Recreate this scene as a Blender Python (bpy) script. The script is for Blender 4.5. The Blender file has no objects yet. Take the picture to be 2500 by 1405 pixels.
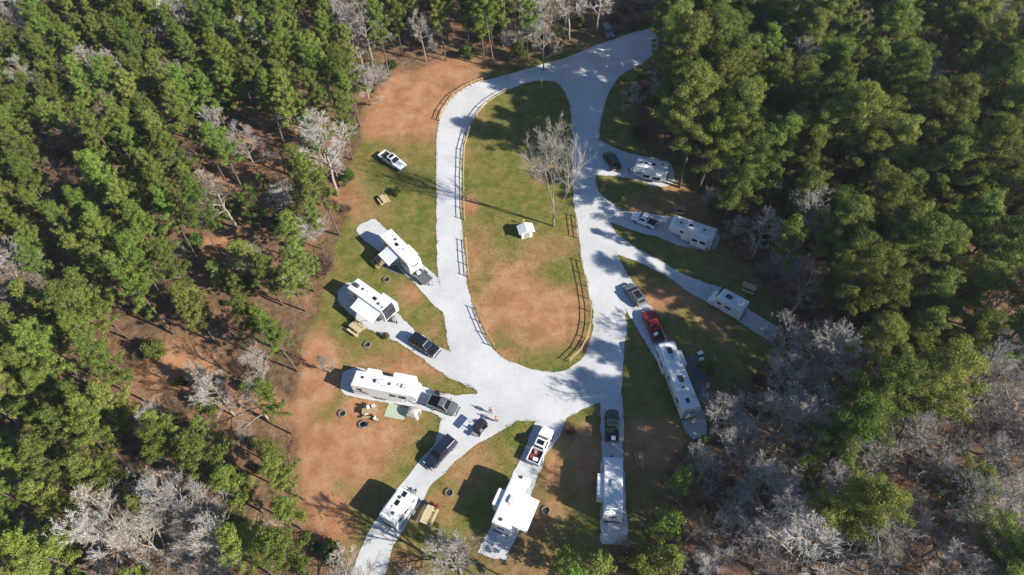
import bpy, bmesh, math, random
import numpy as np
from mathutils import Vector, Matrix
from mathutils.geometry import tessellate_polygon
random.seed(7); RNG = np.random.default_rng(11)
PI = math.pi; R_ = math.radians
scene = bpy.context.scene; COL = scene.collection

# ------------------------------------------------------------------ camera
CAM_H = 92.0; FPX = 1667.0                       # drone height (m), focal length in photo pixels
PITCH = math.atan(1218 / FPX); ROLL = -math.atan(60 / 1218)
CAMROT = Matrix.Rotation(PITCH, 3, 'X') @ Matrix.Rotation(ROLL, 3, 'Z')
cam = bpy.data.cameras.new('camera'); camo = bpy.data.objects.new('camera', cam); COL.objects.link(camo)
camo.matrix_world = Matrix.Translation((0, 0, CAM_H)) @ CAMROT.to_4x4()
cam.sensor_width = 36; cam.lens = 36 * FPX / 2500; cam.clip_end = 20000
scene.camera = camo
# ------------------------------------------------------------------ sky and sun
SUN_EL = R_(30); SUN_AZ = R_(-28)                 # direction towards the sun, from +X
w = bpy.data.worlds.new('World'); scene.world = w; w.use_nodes = True
nt = w.node_tree; bg = nt.nodes['Background']; sky = nt.nodes.new('ShaderNodeTexSky')
sky.sky_type = 'NISHITA'; sky.sun_disc = False; sky.sun_elevation = SUN_EL
sky.sun_rotation = PI / 2 - SUN_AZ; sky.air_density = 1.0; sky.dust_density = 0.1; sky.ozone_density = 6.0
nt.links.new(sky.outputs[0], bg.inputs[0]); bg.inputs[1].default_value = 0.085
sl = bpy.data.lights.new('sun', 'SUN'); sl.energy = 5.0; sl.angle = R_(0.53); sl.color = (1.0, 0.945, 0.86)
so = bpy.data.objects.new('sun', sl); COL.objects.link(so)
sdir = Vector((math.cos(SUN_AZ) * math.cos(SUN_EL), math.sin(SUN_AZ) * math.cos(SUN_EL), math.sin(SUN_EL)))
so.rotation_euler = (-sdir).to_track_quat('-Z', 'Y').to_euler(); so.location = sdir * 300
scene.view_settings.view_transform = 'Standard'; scene.view_settings.look = 'None'
scene.view_settings.gamma = 1; scene.view_settings.exposure = 0.96
scene.view_settings.use_curve_mapping = False

# ------------------------------------------------------------------ helpers: survey of the place (photo point -> metres on the ground)
_R = np.array(CAMROT)
def G(px, py, z=0.0):
    d = _R @ np.array([(px - 1250) / FPX, -(py - 702.5) / FPX, -1.0]); t = (z - CAM_H) / d[2]
    return Vector((d[0] * t, d[1] * t, z))
def Pv(x, y, z):
    c = np.stack([x, y, z - CAM_H], -1) @ _R
    return 1250 + FPX * c[..., 0] / -c[..., 2], 702.5 - FPX * c[..., 1] / -c[..., 2]
def P(x, y, z=0.0):
    a, b = Pv(np.array(float(x)), np.array(float(y)), np.array(float(z))); return float(a), float(b)
def inpoly(x, y, poly):
    x = np.asarray(x, float); y = np.asarray(y, float); r = np.zeros(x.shape, bool); n = len(poly)
    for i in range(n):
        x0, y0 = poly[i]; x1, y1 = poly[(i + 1) % n]
        if y0 == y1: continue
        c = ((y0 > y) != (y1 > y)) & (x < (x1 - x0) * (y - y0) / (y1 - y0) + x0); r ^= c
    return r
_tab = RNG.random((256, 256))
def vnoise(x, y):
    xi = np.floor(x).astype(int); yi = np.floor(y).astype(int); fx = x - xi; fy = y - yi
    fx = fx * fx * (3 - 2 * fx); fy = fy * fy * (3 - 2 * fy)
    t = lambda a, b: _tab[a & 255, b & 255]
    return (t(xi, yi) * (1 - fx) + t(xi + 1, yi) * fx) * (1 - fy) + (t(xi, yi + 1) * (1 - fx) + t(xi + 1, yi + 1) * fx) * fy
def fbm(x, y, o=4):
    s = 0; a = .5; n = 0
    for k in range(o): s = s + a * vnoise(x * 2 ** k + 17 * k, y * 2 ** k + 5 * k); n += a; a *= .5
    return s / n

# ------------------------------------------------------------------ helpers: objects
def tag(o, label=None, cat=None, group=None, kind=None):
    if label: o['label'] = label
    if cat: o['category'] = cat
    if group: o['group'] = group
    if kind: o['kind'] = kind
    return o
def empty(name, loc=(0, 0, 0), rz=0, label=None, cat=None, group=None):
    o = bpy.data.objects.new(name, None); COL.objects.link(o); o.location = loc; o.rotation_euler = (0, 0, rz)
    o.empty_display_size = .3
    return tag(o, label, cat, group)
def copy_tree(o, parent=None):
    c = o.copy(); COL.objects.link(c); c.parent = parent
    for ch in o.children: copy_tree(ch, c)
    return c
class MB:
    """collects shapes; build() links them as one mesh object"""
    def __init__(s): s.v = []; s.f = []
    def add(s, vs, fs):
        n = len(s.v); s.v += [tuple(v) for v in vs]; s.f += [tuple(i + n for i in f) for f in fs]; return s
    def box(s, c, d, rz=0, bev=0, M=None):
        x, y, z = d[0] / 2, d[1] / 2, d[2] / 2
        T = Matrix.Translation(c) @ Matrix.Rotation(rz, 4, 'Z')
        if M is not None: T = M @ T
        if bev:
            bm = bmesh.new(); bmesh.ops.create_cube(bm, size=1)
            for v in bm.verts: v.co = Vector((v.co.x * d[0], v.co.y * d[1], v.co.z * d[2]))
            bmesh.ops.bevel(bm, geom=bm.edges[:], offset=bev, segments=2, affect='EDGES', profile=.6)
            bm.verts.index_update()
            s.add([T @ v.co for v in bm.verts], [[v.index for v in f.verts] for f in bm.faces]); bm.free(); return s
        vs = [T @ Vector(p) for p in ((-x,-y,-z),(x,-y,-z),(x,y,-z),(-x,y,-z),(-x,-y,z),(x,-y,z),(x,y,z),(-x,y,z))]
        return s.add(vs, [(3,2,1,0),(4,5,6,7),(0,1,5,4),(1,2,6,5),(2,3,7,6),(3,0,4,7)])
    def bar(s, a, b, wd, ht=None):
        a, b = Vector(a), Vector(b); d = b - a; L = d.length; q = d.to_track_quat('X', 'Z').to_matrix().to_4x4()
        return s.box((0, 0, 0), (L, wd, ht or wd), M=Matrix.Translation((a + b) / 2) @ q)
    def tube(s, pts, rad, n=6, cap=True):
        pts = [Vector(p) for p in pts]
        if not hasattr(rad, '__len__'): rad = [rad] * len(pts)
        vs = []; fs = []
        for i, p in enumerate(pts):
            d = (pts[min(i + 1, len(pts) - 1)] - pts[max(i - 1, 0)]).normalized()
            u = d.orthogonal().normalized() if i == 0 else (u - d * u.dot(d)).normalized()
            v = d.cross(u)
            for k in range(n):
                a = 2 * PI * k / n; vs.append(p + (u * math.cos(a) + v * math.sin(a)) * rad[i])
        for i in range(len(pts) - 1):
            for k in range(n):
                k2 = (k + 1) % n; fs.append((i*n+k, i*n+k2, (i+1)*n+k2, (i+1)*n+k))
        if cap: fs.append(tuple(range(n))[::-1]); fs.append(tuple((len(pts)-1)*n + k for k in range(n)))
        return s.add(vs, fs)
    def loft(s, secs, cap=True):
        n = len(secs[0]); vs = [p for sec in secs for p in sec]; fs = []
        for i in range(len(secs) - 1):
            for k in range(n):
                k2 = (k + 1) % n; fs.append((i*n+k, (i+1)*n+k, (i+1)*n+k2, i*n+k2))
        if cap: fs.append(tuple(range(n))); fs.append(tuple((len(secs)-1)*n + k for k in range(n))[::-1])
        return s.add(vs, fs)
    def quadpanel(s, c, u0, u1, v0, v1, off=.008, th=.02):
        c = [Vector(p) for p in c]
        f = lambda u, v: (c[0]*(1-u) + c[1]*u)*(1-v) + (c[3]*(1-u) + c[2]*u)*v
        nrm = (c[1] - c[0]).cross(c[3] - c[0]).normalized()
        q = [f(u0, v0), f(u1, v0), f(u1, v1), f(u0, v1)]
        vs = [p - nrm * th for p in q] + [p + nrm * off for p in q]
        return s.add(vs, [(3,2,1,0),(4,5,6,7),(0,1,5,4),(1,2,6,5),(2,3,7,6),(3,0,4,7)])
    def mesh(s, name, m, smooth=False):
        me = bpy.data.meshes.new(name); me.from_pydata(s.v, [], s.f); me.materials.append(m)
        if smooth: me.polygons.foreach_set('use_smooth', [True] * len(me.polygons))
        bm = bmesh.new(); bm.from_mesh(me); bmesh.ops.recalc_face_normals(bm, faces=bm.faces[:]); bm.to_mesh(me); bm.free()
        return me
    def build(s, name, m, parent=None, smooth=False, label=None):
        o = bpy.data.objects.new(name, s.mesh(name, m, smooth)); COL.objects.link(o); o.parent = parent
        if label: o['label'] = label
        return o
def rrect(x0, x1, hw, r, z, n=3):
    """rounded rectangle in XY at height z"""
    out = []
    for cx, cy, a0 in ((x1-r, hw-r, 0), (x0+r, hw-r, PI/2), (x0+r, -hw+r, PI), (x1-r, -hw+r, 1.5*PI)):
        for k in range(n + 1):
            a = a0 + PI/2 * k / n; out.append((cx + r*math.cos(a), cy + r*math.sin(a), z))
    return out
def rsec(x, hw, zb, zt, r):
    """rounded section across a car at station x"""
    rb = .08
    return [(x, -hw + rb, zb), (x, -hw, zb + rb), (x, -hw, zt - r), (x, -hw + r*.3, zt - r*.3), (x, -hw + r, zt),
            (x, hw - r, zt), (x, hw - r*.3, zt - r*.3), (x, hw, zt - r), (x, hw, zb + rb), (x, hw - rb, zb)]

# ------------------------------------------------------------------ materials
def nodes(name):
    m = bpy.data.materials.new(name); m.use_nodes = True
    return m, m.node_tree, m.node_tree.nodes['Principled BSDF']
def mat(name, c, rough=.6, metal=0, var=.12, scale=3.0, spec=.4, bump=0, bscale=40, coat=0, dirt=None):
    m, t, b = nodes(name)
    b.inputs['Roughness'].default_value = rough; b.inputs['Metallic'].default_value = metal
    b.inputs['Specular IOR Level'].default_value = spec; b.inputs['Coat Weight'].default_value = coat
    tc = t.nodes.new('ShaderNodeTexCoord'); nz = t.nodes.new('ShaderNodeTexNoise')
    nz.inputs['Scale'].default_value = scale; nz.inputs['Detail'].default_value = 6; nz.inputs['Roughness'].default_value = .65
    t.links.new(tc.outputs['Object'], nz.inputs['Vector'])
    rp = t.nodes.new('ShaderNodeValToRGB'); rp.color_ramp.elements[0].position = .3; rp.color_ramp.elements[1].position = .7
    d = dirt or tuple(x * (1 - 2 * var) for x in c)
    rp.color_ramp.elements[0].color = (*d, 1); rp.color_ramp.elements[1].color = (*c, 1)
    t.links.new(nz.outputs['Fac'], rp.inputs['Fac']); t.links.new(rp.outputs[0], b.inputs['Base Color'])
    if bump:
        n2 = t.nodes.new('ShaderNodeTexNoise'); n2.inputs['Scale'].default_value = bscale; t.links.new(tc.outputs['Object'], n2.inputs['Vector'])
        bp = t.nodes.new('ShaderNodeBump'); bp.inputs['Strength'].default_value = bump; bp.inputs['Distance'].default_value = .02
        t.links.new(n2.outputs['Fac'], bp.inputs['Height']); t.links.new(bp.outputs[0], b.inputs['Normal'])
    return m
def leafmat(name, c0, c1, c2, trans=.25, hue=.02):
    """foliage / twig material: every leaf and every plant its own tint"""
    m, t, b = nodes(name); L = t.links
    geo = t.nodes.new('ShaderNodeNewGeometry'); oi = t.nodes.new('ShaderNodeObjectInfo')
    rp = t.nodes.new('ShaderNodeValToRGB'); e = rp.color_ramp.elements
    e[0].color = (*c0, 1); e[1].color = (*c2, 1); x = e.new(.5); x.color = (*c1, 1)
    L.new(geo.outputs['Random Per Island'], rp.inputs['Fac'])
    hs = t.nodes.new('ShaderNodeHueSaturation')
    mr = t.nodes.new('ShaderNodeMapRange'); mr.inputs[3].default_value = .5 - hue; mr.inputs[4].default_value = .5 + hue
    L.new(oi.outputs['Random'], mr.inputs[0]); L.new(mr.outputs[0], hs.inputs['Hue'])
    ml = t.nodes.new('ShaderNodeMath'); ml.operation = 'MULTIPLY'; ml.inputs[1].default_value = 7.31; L.new(oi.outputs['Random'], ml.inputs[0])
    fr = t.nodes.new('ShaderNodeMath'); fr.operation = 'FRACT'; L.new(ml.outputs[0], fr.inputs[0])
    mv = t.nodes.new('ShaderNodeMapRange'); mv.inputs[3].default_value = .7; mv.inputs[4].default_value = 1.3
    L.new(fr.outputs[0], mv.inputs[0]); L.new(mv.outputs[0], hs.inputs['Value']); L.new(rp.outputs[0], hs.inputs['Color'])
    df = t.nodes.new('ShaderNodeBsdfDiffuse'); L.new(hs.outputs[0], df.inputs[0])
    out = t.nodes['Material Output']
    if trans:
        tr = t.nodes.new('ShaderNodeBsdfTranslucent'); L.new(hs.outputs[0], tr.inputs[0])
        mx = t.nodes.new('ShaderNodeMixShader'); mx.inputs[0].default_value = trans
        L.new(df.outputs[0], mx.inputs[1]); L.new(tr.outputs[0], mx.inputs[2]); L.new(mx.outputs[0], out.inputs[0])
    else: L.new(df.outputs[0], out.inputs[0])
    t.nodes.remove(b); return m
M = {}
M['white'] = mat('white_fibreglass', (.80,.80,.79), .35, var=.05, scale=1.2)
M['wall'] = mat('rv_wall_white', (.74,.74,.72), .4, var=.06, scale=1.0)
M['wall_grey'] = mat('rv_wall_grey', (.32,.33,.34), .4, var=.06)
M['wall_dark'] = mat('rv_wall_dark', (.035,.037,.042), .35, var=.1)
M['roof'] = mat('rv_roof_membrane', (.74,.74,.72), .7, var=.1, scale=.9, dirt=(.56,.55,.52))
M['awning'] = mat('awning_fabric', (.76,.77,.76), .8, var=.06, scale=1.5)
M['stripe'] = mat('stripe_paint', (.10,.11,.14), .4)
M['teal'] = mat('cap_paint_pale_teal', (.55,.64,.62), .35, var=.06)
M['glass'] = mat('tinted_glass', (.012,.014,.018), .08, var=.1, spec=.6)
M['black'] = mat('black_plastic', (.02,.02,.022), .5)
M['rubber'] = mat('tyre_rubber', (.018,.018,.018), .85)
M['steel'] = mat('steel', (.45,.46,.47), .4, metal=.8)
M['grey'] = mat('grey_plastic', (.22,.22,.23), .55)
M['ac'] = mat('air_conditioner_shroud', (.05,.05,.055), .55)
M['ac_white'] = mat('white_air_conditioner_shroud', (.6,.61,.62), .5)
M['lamp'] = mat('headlight_lens', (.75,.76,.78), .1, spec=.6)
M['tail'] = mat('taillight_lens', (.35,.01,.01), .2)
for k, c in {'white': (.78,.78,.78), 'black': (.012,.013,.017), 'navy': (.014,.02,.035), 'red': (.25,.012,.02), 'silver': (.36,.37,.38), 'green': (.012,.03,.025), 'grey': (.11,.12,.13)}.items():
    M['car_' + k] = mat('car_paint_' + k, c, .32, var=.04, coat=.6)
M['wood'] = mat('weathered_wood', (.42,.31,.17), .8, var=.2, scale=6, bump=.3)
M['wood_pale'] = mat('pale_treated_wood', (.56,.46,.28), .8, var=.15, scale=5, bump=.3)
M['rail'] = mat('split_rail_wood', (.50,.37,.20), .85, var=.22, scale=4, bump=.4)
M['mat_green'] = mat('pale_green_mat', (.42,.48,.36), .9, var=.12, scale=4)
M['mat_grey'] = mat('grey_patio_mat', (.14,.145,.16), .9, var=.15, scale=4)
M['tarp'] = mat('beige_canvas', (.45,.41,.35), .9, var=.15)
M['stone'] = mat('fire_ring_stone', (.26,.22,.19), .9, var=.25, scale=9, bump=.5)
M['ash'] = mat('ash', (.03,.028,.027), .95, var=.3, scale=8)
M['red'] = mat('red_fabric', (.32,.03,.03), .8)
M['pink'] = mat('pink_fabric', (.5,.2,.22), .8)
M['blue'] = mat('blue_plastic', (.05,.12,.25), .5)
M['skin'] = mat('skin', (.5,.3,.22), .6, var=.05)
M['cloth_dark'] = mat('dark_cloth', (.02,.02,.03), .9)
M['cloth_blue'] = mat('jeans_cloth', (.06,.09,.16), .9)
M['cloth_rust'] = mat('rust_cloth', (.5,.14,.08), .9)
M['hair'] = mat('dark_hair', (.03,.02,.015), .7)
M['shingle'] = mat('roof_shingle_grey', (.33,.34,.36), .85, var=.15, scale=3, bump=.4)
M['siding'] = mat('house_siding', (.6,.58,.52), .7, var=.06)
M['bark'] = mat('pine_bark', (.17,.12,.09), .95, var=.3, scale=2.5, bump=.6, bscale=14)
M['bark_pale'] = mat('pale_grey_bark', (.36,.31,.255), .95, var=.25, scale=2.0, bump=.4, bscale=18)
M['mesh_deck'] = mat('galvanised_mesh', (.20,.20,.205), .7, metal=.2, var=.42, scale=16)
M['needle'] = leafmat('pine_needles', (.085,.13,.026), (.172,.230,.044), (.26,.31,.072), .38, .022)
M['needle_yellow'] = leafmat('yellow_green_needles', (.092,.125,.030), (.188,.225,.050), (.28,.31,.08), .38, .02)
M['leaf_ever'] = leafmat('evergreen_leaves', (.035,.065,.018), (.06,.10,.022), (.10,.14,.035), .25, .02)
M['twig'] = leafmat('bare_twigs', (.20,.178,.155), (.38,.345,.305), (.55,.505,.455), 0, .012)
M['twig_pale'] = leafmat('pale_bare_twigs', (.22,.19,.155), (.38,.335,.28), (.53,.48,.41), 0, .012)
M['twig_brown'] = leafmat('brown_brush', (.09,.06,.04), (.19,.13,.085), (.30,.22,.14), 0, .02)
M['leaf_red'] = leafmat('red_leaves', (.18,.02,.03), (.30,.04,.05), (.40,.07,.08), .25, .01)
M['straw'] = leafmat('grass_blades', (.07,.075,.016), (.12,.12,.03), (.20,.16,.06), .1, 0)

def gravel_material():
    m, t, b = nodes('pale_gravel'); L = t.links
    geo = t.nodes.new('ShaderNodeNewGeometry'); b.inputs['Roughness'].default_value = .95; b.inputs['Specular IOR Level'].default_value = .1
    def nz(s, d=6, r=.6):
        n = t.nodes.new('ShaderNodeTexNoise'); n.inputs['Scale'].default_value = s; n.inputs['Detail'].default_value = d; n.inputs['Roughness'].default_value = r
        L.new(geo.outputs['Position'], n.inputs['Vector']); return n
    a, c, d = nz(.13), nz(1.3), nz(6, 3, .8)
    rp = t.nodes.new('ShaderNodeValToRGB'); e = rp.color_ramp.elements; e[0].position = .32; e[1].position = .62
    e[0].color = (.445,.445,.435,1); e[1].color = (.56,.56,.555,1); L.new(a.outputs['Fac'], rp.inputs['Fac'])
    r2 = t.nodes.new('ShaderNodeValToRGB'); e = r2.color_ramp.elements; e[0].position = .25; e[1].position = .6
    e[0].color = (.93,.925,.92,1); e[1].color = (1,1,1,1); L.new(c.outputs['Fac'], r2.inputs['Fac'])
    r3 = t.nodes.new('ShaderNodeValToRGB'); e = r3.color_ramp.elements; e[0].position = .3; e[1].position = .55
    e[0].color = (.84,.83,.82,1); e[1].color = (1,1,1,1); L.new(d.outputs['Fac'], r3.inputs['Fac'])
    x = t.nodes.new('ShaderNodeMixRGB'); x.blend_type = 'MULTIPLY'; x.inputs[0].default_value = 1; L.new(rp.outputs[0], x.inputs[1]); L.new(r2.outputs[0], x.inputs[2])
    y = t.nodes.new('ShaderNodeMixRGB'); y.blend_type = 'MULTIPLY'; y.inputs[0].default_value = .8; L.new(x.outputs[0], y.inputs[1]); L.new(r3.outputs[0], y.inputs[2])
    L.new(y.outputs[0], b.inputs['Base Color'])
    bp = t.nodes.new('ShaderNodeBump'); bp.inputs['Strength'].default_value = .35; bp.inputs['Distance'].default_value = .03; L.new(d.outputs['Fac'], bp.inputs['Height']); L.new(bp.outputs[0], b.inputs['Normal'])
    return m
M['gravel'] = gravel_material()

def ground_material():
    m, t, b = nodes('ground_cover'); L = t.links; b.inputs['Roughness'].default_value = 1; b.inputs['Specular IOR Level'].default_value = .05
    geo = t.nodes.new('ShaderNodeNewGeometry'); at = t.nodes.new('ShaderNodeAttribute'); at.attribute_name = 'cover'
    sep = t.nodes.new('ShaderNodeSeparateColor'); L.new(at.outputs['Color'], sep.inputs[0])
    def nz(s, d=6, r=.65):
        n = t.nodes.new('ShaderNodeTexNoise'); n.inputs['Scale'].default_value = s; n.inputs['Detail'].default_value = d; n.inputs['Roughness'].default_value = r
        L.new(geo.outputs['Position'], n.inputs['Vector']); return n.outputs['Fac']
    def ramp(f, *cs):
        r = t.nodes.new('ShaderNodeValToRGB'); e = r.color_ramp.elements
        e[0].position, e[0].color = cs[0][0], (*cs[0][1], 1); e[1].position, e[1].color = cs[-1][0], (*cs[-1][1], 1)
        for p, c in cs[1:-1]: q = e.new(p); q.color = (*c, 1)
        L.new(f, r.inputs['Fac']); return r.outputs[0]
    big, mid, fin = nz(.3, 9, .7), nz(.9, 8, .7), nz(5, 4, .75)
    litter = ramp(mid, (.3, (.075,.046,.028)), (.5, (.175,.105,.060)), (.7, (.29,.18,.105)))
    grs = nz(.42, 9, .72); grass = ramp(grs, (.3, (.075,.11,.018)), (.46, (.14,.145,.032)), (.64, (.24,.19,.065)), (.78, (.31,.21,.09)))
    clay = ramp(big, (.3, (.25,.115,.055)), (.48, (.36,.18,.088)), (.7, (.47,.28,.16)))
    field = ramp(mid, (.3, (.40,.36,.15)), (.7, (.52,.46,.22)))
    def edge(ch, amt=.45):
        # mask sharpened and broken up by noise
        a = t.nodes.new('ShaderNodeMath'); a.operation = 'MULTIPLY_ADD'; L.new(mid, a.inputs[0]); a.inputs[1].default_value = amt; a.inputs[2].default_value = -amt / 2
        c = t.nodes.new('ShaderNodeMath'); c.operation = 'ADD'; L.new(sep.outputs[ch], c.inputs[0]); L.new(a.outputs[0], c.inputs[1])
        f = t.nodes.new('ShaderNodeMath'); f.operation = 'MULTIPLY_ADD'; L.new(fin, f.inputs[0]); f.inputs[1].default_value = .5; f.inputs[2].default_value = -.25
        g = t.nodes.new('ShaderNodeMath'); g.operation = 'ADD'; L.new(c.outputs[0], g.inputs[0]); L.new(f.outputs[0], g.inputs[1])
        r = t.nodes.new('ShaderNodeMapRange'); r.inputs[1].default_value = .2; r.inputs[2].default_value = .8; r.interpolation_type = 'SMOOTHSTEP'; L.new(g.outputs[0], r.inputs[0]); return r.outputs[0]
    def mix(f, a, c2, mode='MIX'):
        x = t.nodes.new('ShaderNodeMixRGB'); x.blend_type = mode
        if isinstance(f, float): x.inputs[0].default_value = f
        else: L.new(f, x.inputs[0])
        L.new(a, x.inputs[1]); L.new(c2, x.inputs[2]); return x.outputs[0]
    c = mix(edge(0), litter, grass); c = mix(edge(1), c, clay); c = mix(edge(2, .2), c, field)
    sp = ramp(fin, (.3, (.66,.64,.6)), (.55, (1, 1, 1)))
    c = mix(.85, c, sp, 'MULTIPLY'); L.new(c, b.inputs['Base Color'])
    bp = t.nodes.new('ShaderNodeBump'); bp.inputs['Strength'].default_value = .7; bp.inputs['Distance'].default_value = .08; L.new(fin, bp.inputs['Height']); L.new(bp.outputs[0], b.inputs['Normal'])
    return m
M['ground'] = ground_material()

# ------------------------------------------------------------------ the setting: survey lines (photo points)
CAMP = [(1215,180),(1150,158),(1080,150),(960,185),(880,270),(880,340),(850,420),(858,520),(790,650),(775,760),(735,850),(720,980),(735,1150),(770,1290),(860,1410),
        (1370,1470),(1450,1400),(1600,1330),(1615,1150),(1700,1060),(1760,980),(1900,870),(1920,760),(1840,660),(1770,600),(1720,470),(1650,390),(1555,330),(1545,240),(1580,170),(1680,80),(1660,30),(1560,70),(1420,105)]
ISLAND = [(1322,197),(1355,200),(1375,222),(1392,260),(1397,330),(1396,400),(1400,480),(1408,560),(1420,630),(1436,700),(1447,760),(1447,810),(1436,850),(1410,885),(1380,905),(1340,909),(1290,899),(1240,881),(1210,862),(1193,836),(1175,800),(1158,760),(1147,720),(1140,690),(1131,600),(1127,550),(1126,450),(1128,370),(1141,320),(1166,275),(1196,245),(1240,220),(1285,203)]
ROAD = [(1690,40),(1615,63),(1540,82),(1450,113),(1390,138),(1300,165),(1230,185),(1190,195),(1150,207),(1112,232),(1084,265),(1071,300),(1065,360),(1065,450),(1066,550),(1068,650),(1076,720),(1086,780),(1094,830),(1099,862),(1112,925),(1163,952),(1168,960),(1150,971),(1115,990),(1085,1020),(1074,1054),(1095,1085),(1164,1085),(1240,1042),(1262,1028),(1300,1030),(1371,1026),(1400,1010),(1434,995),(1465,984),(1518,984),(1519,950),(1523,880),(1529,800),(1530,757),(1575,750),(1572,735),(1550,695),(1522,650),(1505,617),(1500,565),(1482,520),(1462,470),(1455,440),(1459,400),(1463,345),(1465,310),(1475,260),(1490,220),(1515,185),(1548,165),(1585,142),(1625,108),(1710,75)]
PADS = [
 [(905,536),(918,537),(942,560),(1026,641),(1047,659),(1072,680),(1100,770),(1077,761),(1059,747),(1044,728),(1020,704),(981,664),(930,618),(880,580),(870,562),(880,548)],
 [(845,690),(885,690),(981,776),(1020,812),(1077,848),(1105,862),(1150,948),(1096,922),(1059,897),(999,854),(969,835),(899,805),(830,745),(822,712)],
 [(838,908),(870,898),(1000,930),(1065,956),(1111,966),(1165,966),(1170,1040),(1085,1024),(1050,1007),(960,985),(876,974),(842,966),(829,946)],
 [(1083,1018),(1180,1010),(1250,1036),(1164,1085),(1102,1135),(1070,1170),(1045,1194),(1034,1222),(1014,1244),(995,1273),(970,1320),(955,1352),(930,1420),(850,1420),(880,1345),(904,1295),(945,1225),(992,1168),(1020,1135),(1062,1080),(1074,1050)],
 [(1312,1020),(1385,1010),(1368,1061),(1335,1108),(1314,1159),(1290,1230),(1262,1310),(1236,1365),(1195,1360),(1168,1350),(1195,1290),(1240,1180),(1262,1140),(1287,1085)],
 [(1466,970),(1519,970),(1522,1100),(1529,1250),(1536,1322),(1530,1330),(1470,1328),(1465,1318),(1466,1250),(1468,1080)],
 [(1522,748),(1550,738),(1589,748),(1627,828),(1711,990),(1726,1035),(1724,1066),(1692,1074),(1670,1047),(1652,978),(1620,916),(1586,853),(1551,794)],
 [(1480,555),(1502,567),(1540,598),(1600,630),(1660,665),(1720,691),(1760,702),(1835,760),(1870,781),(1900,802),(1886,834),(1860,823),(1830,801),(1780,771),(1730,741),(1680,713),(1620,669),(1560,641),(1500,618),(1480,600)],
 [(1440,450),(1460,466),(1482,490),(1520,514),(1560,520),(1640,530),(1745,566),(1758,580),(1748,606),(1720,612),(1650,597),(1600,577),(1540,562),(1502,546),(1470,540)],
 [(1450,345),(1470,344),(1495,360),(1535,374),(1630,395),(1648,420),(1645,444),(1630,456),(1600,455),(1540,437),(1490,431),(1450,424)],
]
def smooth_outline(pts, step=.55, jit=.07, z=0, lin_=.25):
    g = [G(*p) for p in pts]; n = len(g); out = []
    for i in range(n):
        p0, p1, p2, p3 = g[i-1], g[i], g[(i+1) % n], g[(i+2) % n]
        k = max(1, int((p2 - p1).length / step))
        for j in range(k):
            t = j / k
            c = .5 * ((2*p1) + (p2-p0)*t + (2*p0-5*p1+4*p2-p3)*t*t + (3*p1-p0-3*p2+p3)*t**3)
            lin = p1.lerp(p2, t); c = c.lerp(lin, lin_)
            q = Vector((c.x, c.y, z))
            q.x += (fbm(np.array(c.x*.7), np.array(c.y*.7)) - .5) * .5 + random.uniform(-jit, jit)
            q.y += (fbm(np.array(c.x*.7 + 40), np.array(c.y*.7)) - .5) * .5 + random.uniform(-jit, jit)
            out.append(q)
    return out
def sheet(name, loops, m, thick=.05):
    tris = tessellate_polygon(loops); flat = [v for l in loops for v in l]
    mb = MB(); mb.add(flat, [tuple(t) for t in tris])
    k = 0
    for l in loops:                                     # sloping gravel shoulder
        n = len(l); low = [v - Vector((0, 0, thick + .05)) for v in l]
        mb.add(list(l) + low, [(i, (i+1) % n, n + (i+1) % n, n + i) for i in range(n)])
    o = mb.build(name, m); tag(o, kind='structure'); return o
EDGES = [smooth_outline(ROAD, z=.030), smooth_outline(ISLAND, z=.030)]
sheet('road', EDGES[:2], M['gravel'], .03)
for i, p in enumerate(PADS):
    EDGES.append(smooth_outline(p, z=.034 + .004 * {3: 1, 8: 1, 6: 1}.get(i, 0), lin_=.7)); sheet('gravel_pad', [EDGES[-1]], M['gravel'], .03)

# ------------------------------------------------------------------ ground
CLAY = [(1010,235,150,75,1.0),(930,300,80,40,.9),(1100,185,90,45,.9),(900,240,60,60,.6),(1290,740,150,110,.72),(1330,830,130,60,.68),(1270,720,190,190,.5),(1190,800,40,50,.7),(1230,870,60,30,.7),(1150,500,25,30,.8),(1200,560,30,20,.3),
        (1320,430,60,40,.35),(1180,430,40,60,.25),(1225,420,70,50,.35),(870,1090,120,90,.9),(780,900,50,110,.95),(760,1130,60,130,.9),(800,1260,60,70,.8),(1000,720,45,40,.7),(1050,790,40,50,.5),(960,900,80,40,.55),(1060,900,60,22,.4),(880,1000,60,40,.7),
        (600,375,85,45,1.0),(680,300,70,60,.6),(560,440,60,60,.8),(430,900,120,65,1.05),(560,960,90,50,.7),(640,980,90,40,.8),(520,590,60,40,.8),(490,560,50,30,.5),(195,455,45,35,.8),(1620,730,70,40,.8),(1580,690,50,30,.5),(1660,770,60,40,.4),(1550,150,40,18,.8),(1480,125,60,14,.5),
        (1140,1120,70,60,.35),(1390,1060,40,40,.5),(1350,1150,40,60,.5),(1340,1260,60,70,.35),(1560,1060,60,60,.35),(1600,520,70,30,.3),(1790,215,60,60,.9),(1700,190,40,60,.5),(1830,660,80,60,.2),(1130,330,40,50,.0),(1085,300,25,60,.9),(1250,1380,150,60,.3),(980,1380,120,60,.3),(1740,1000,70,40,.3),(1150,1130,120,70,.42),(1080,1240,50,60,.35),(1590,1090,80,110,.5),(1420,1130,50,120,.5),(1730,820,150,90,.4),(1650,480,100,50,.35),(1690,600,110,40,.4),(930,870,100,60,.5),(740,760,50,120,.5),(770,620,60,90,.45),(840,480,50,90,.5),(700,420,90,80,.45),(480,760,70,60,.4),(330,950,60,70,.6),(720,1010,60,60,.8)]
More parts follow.
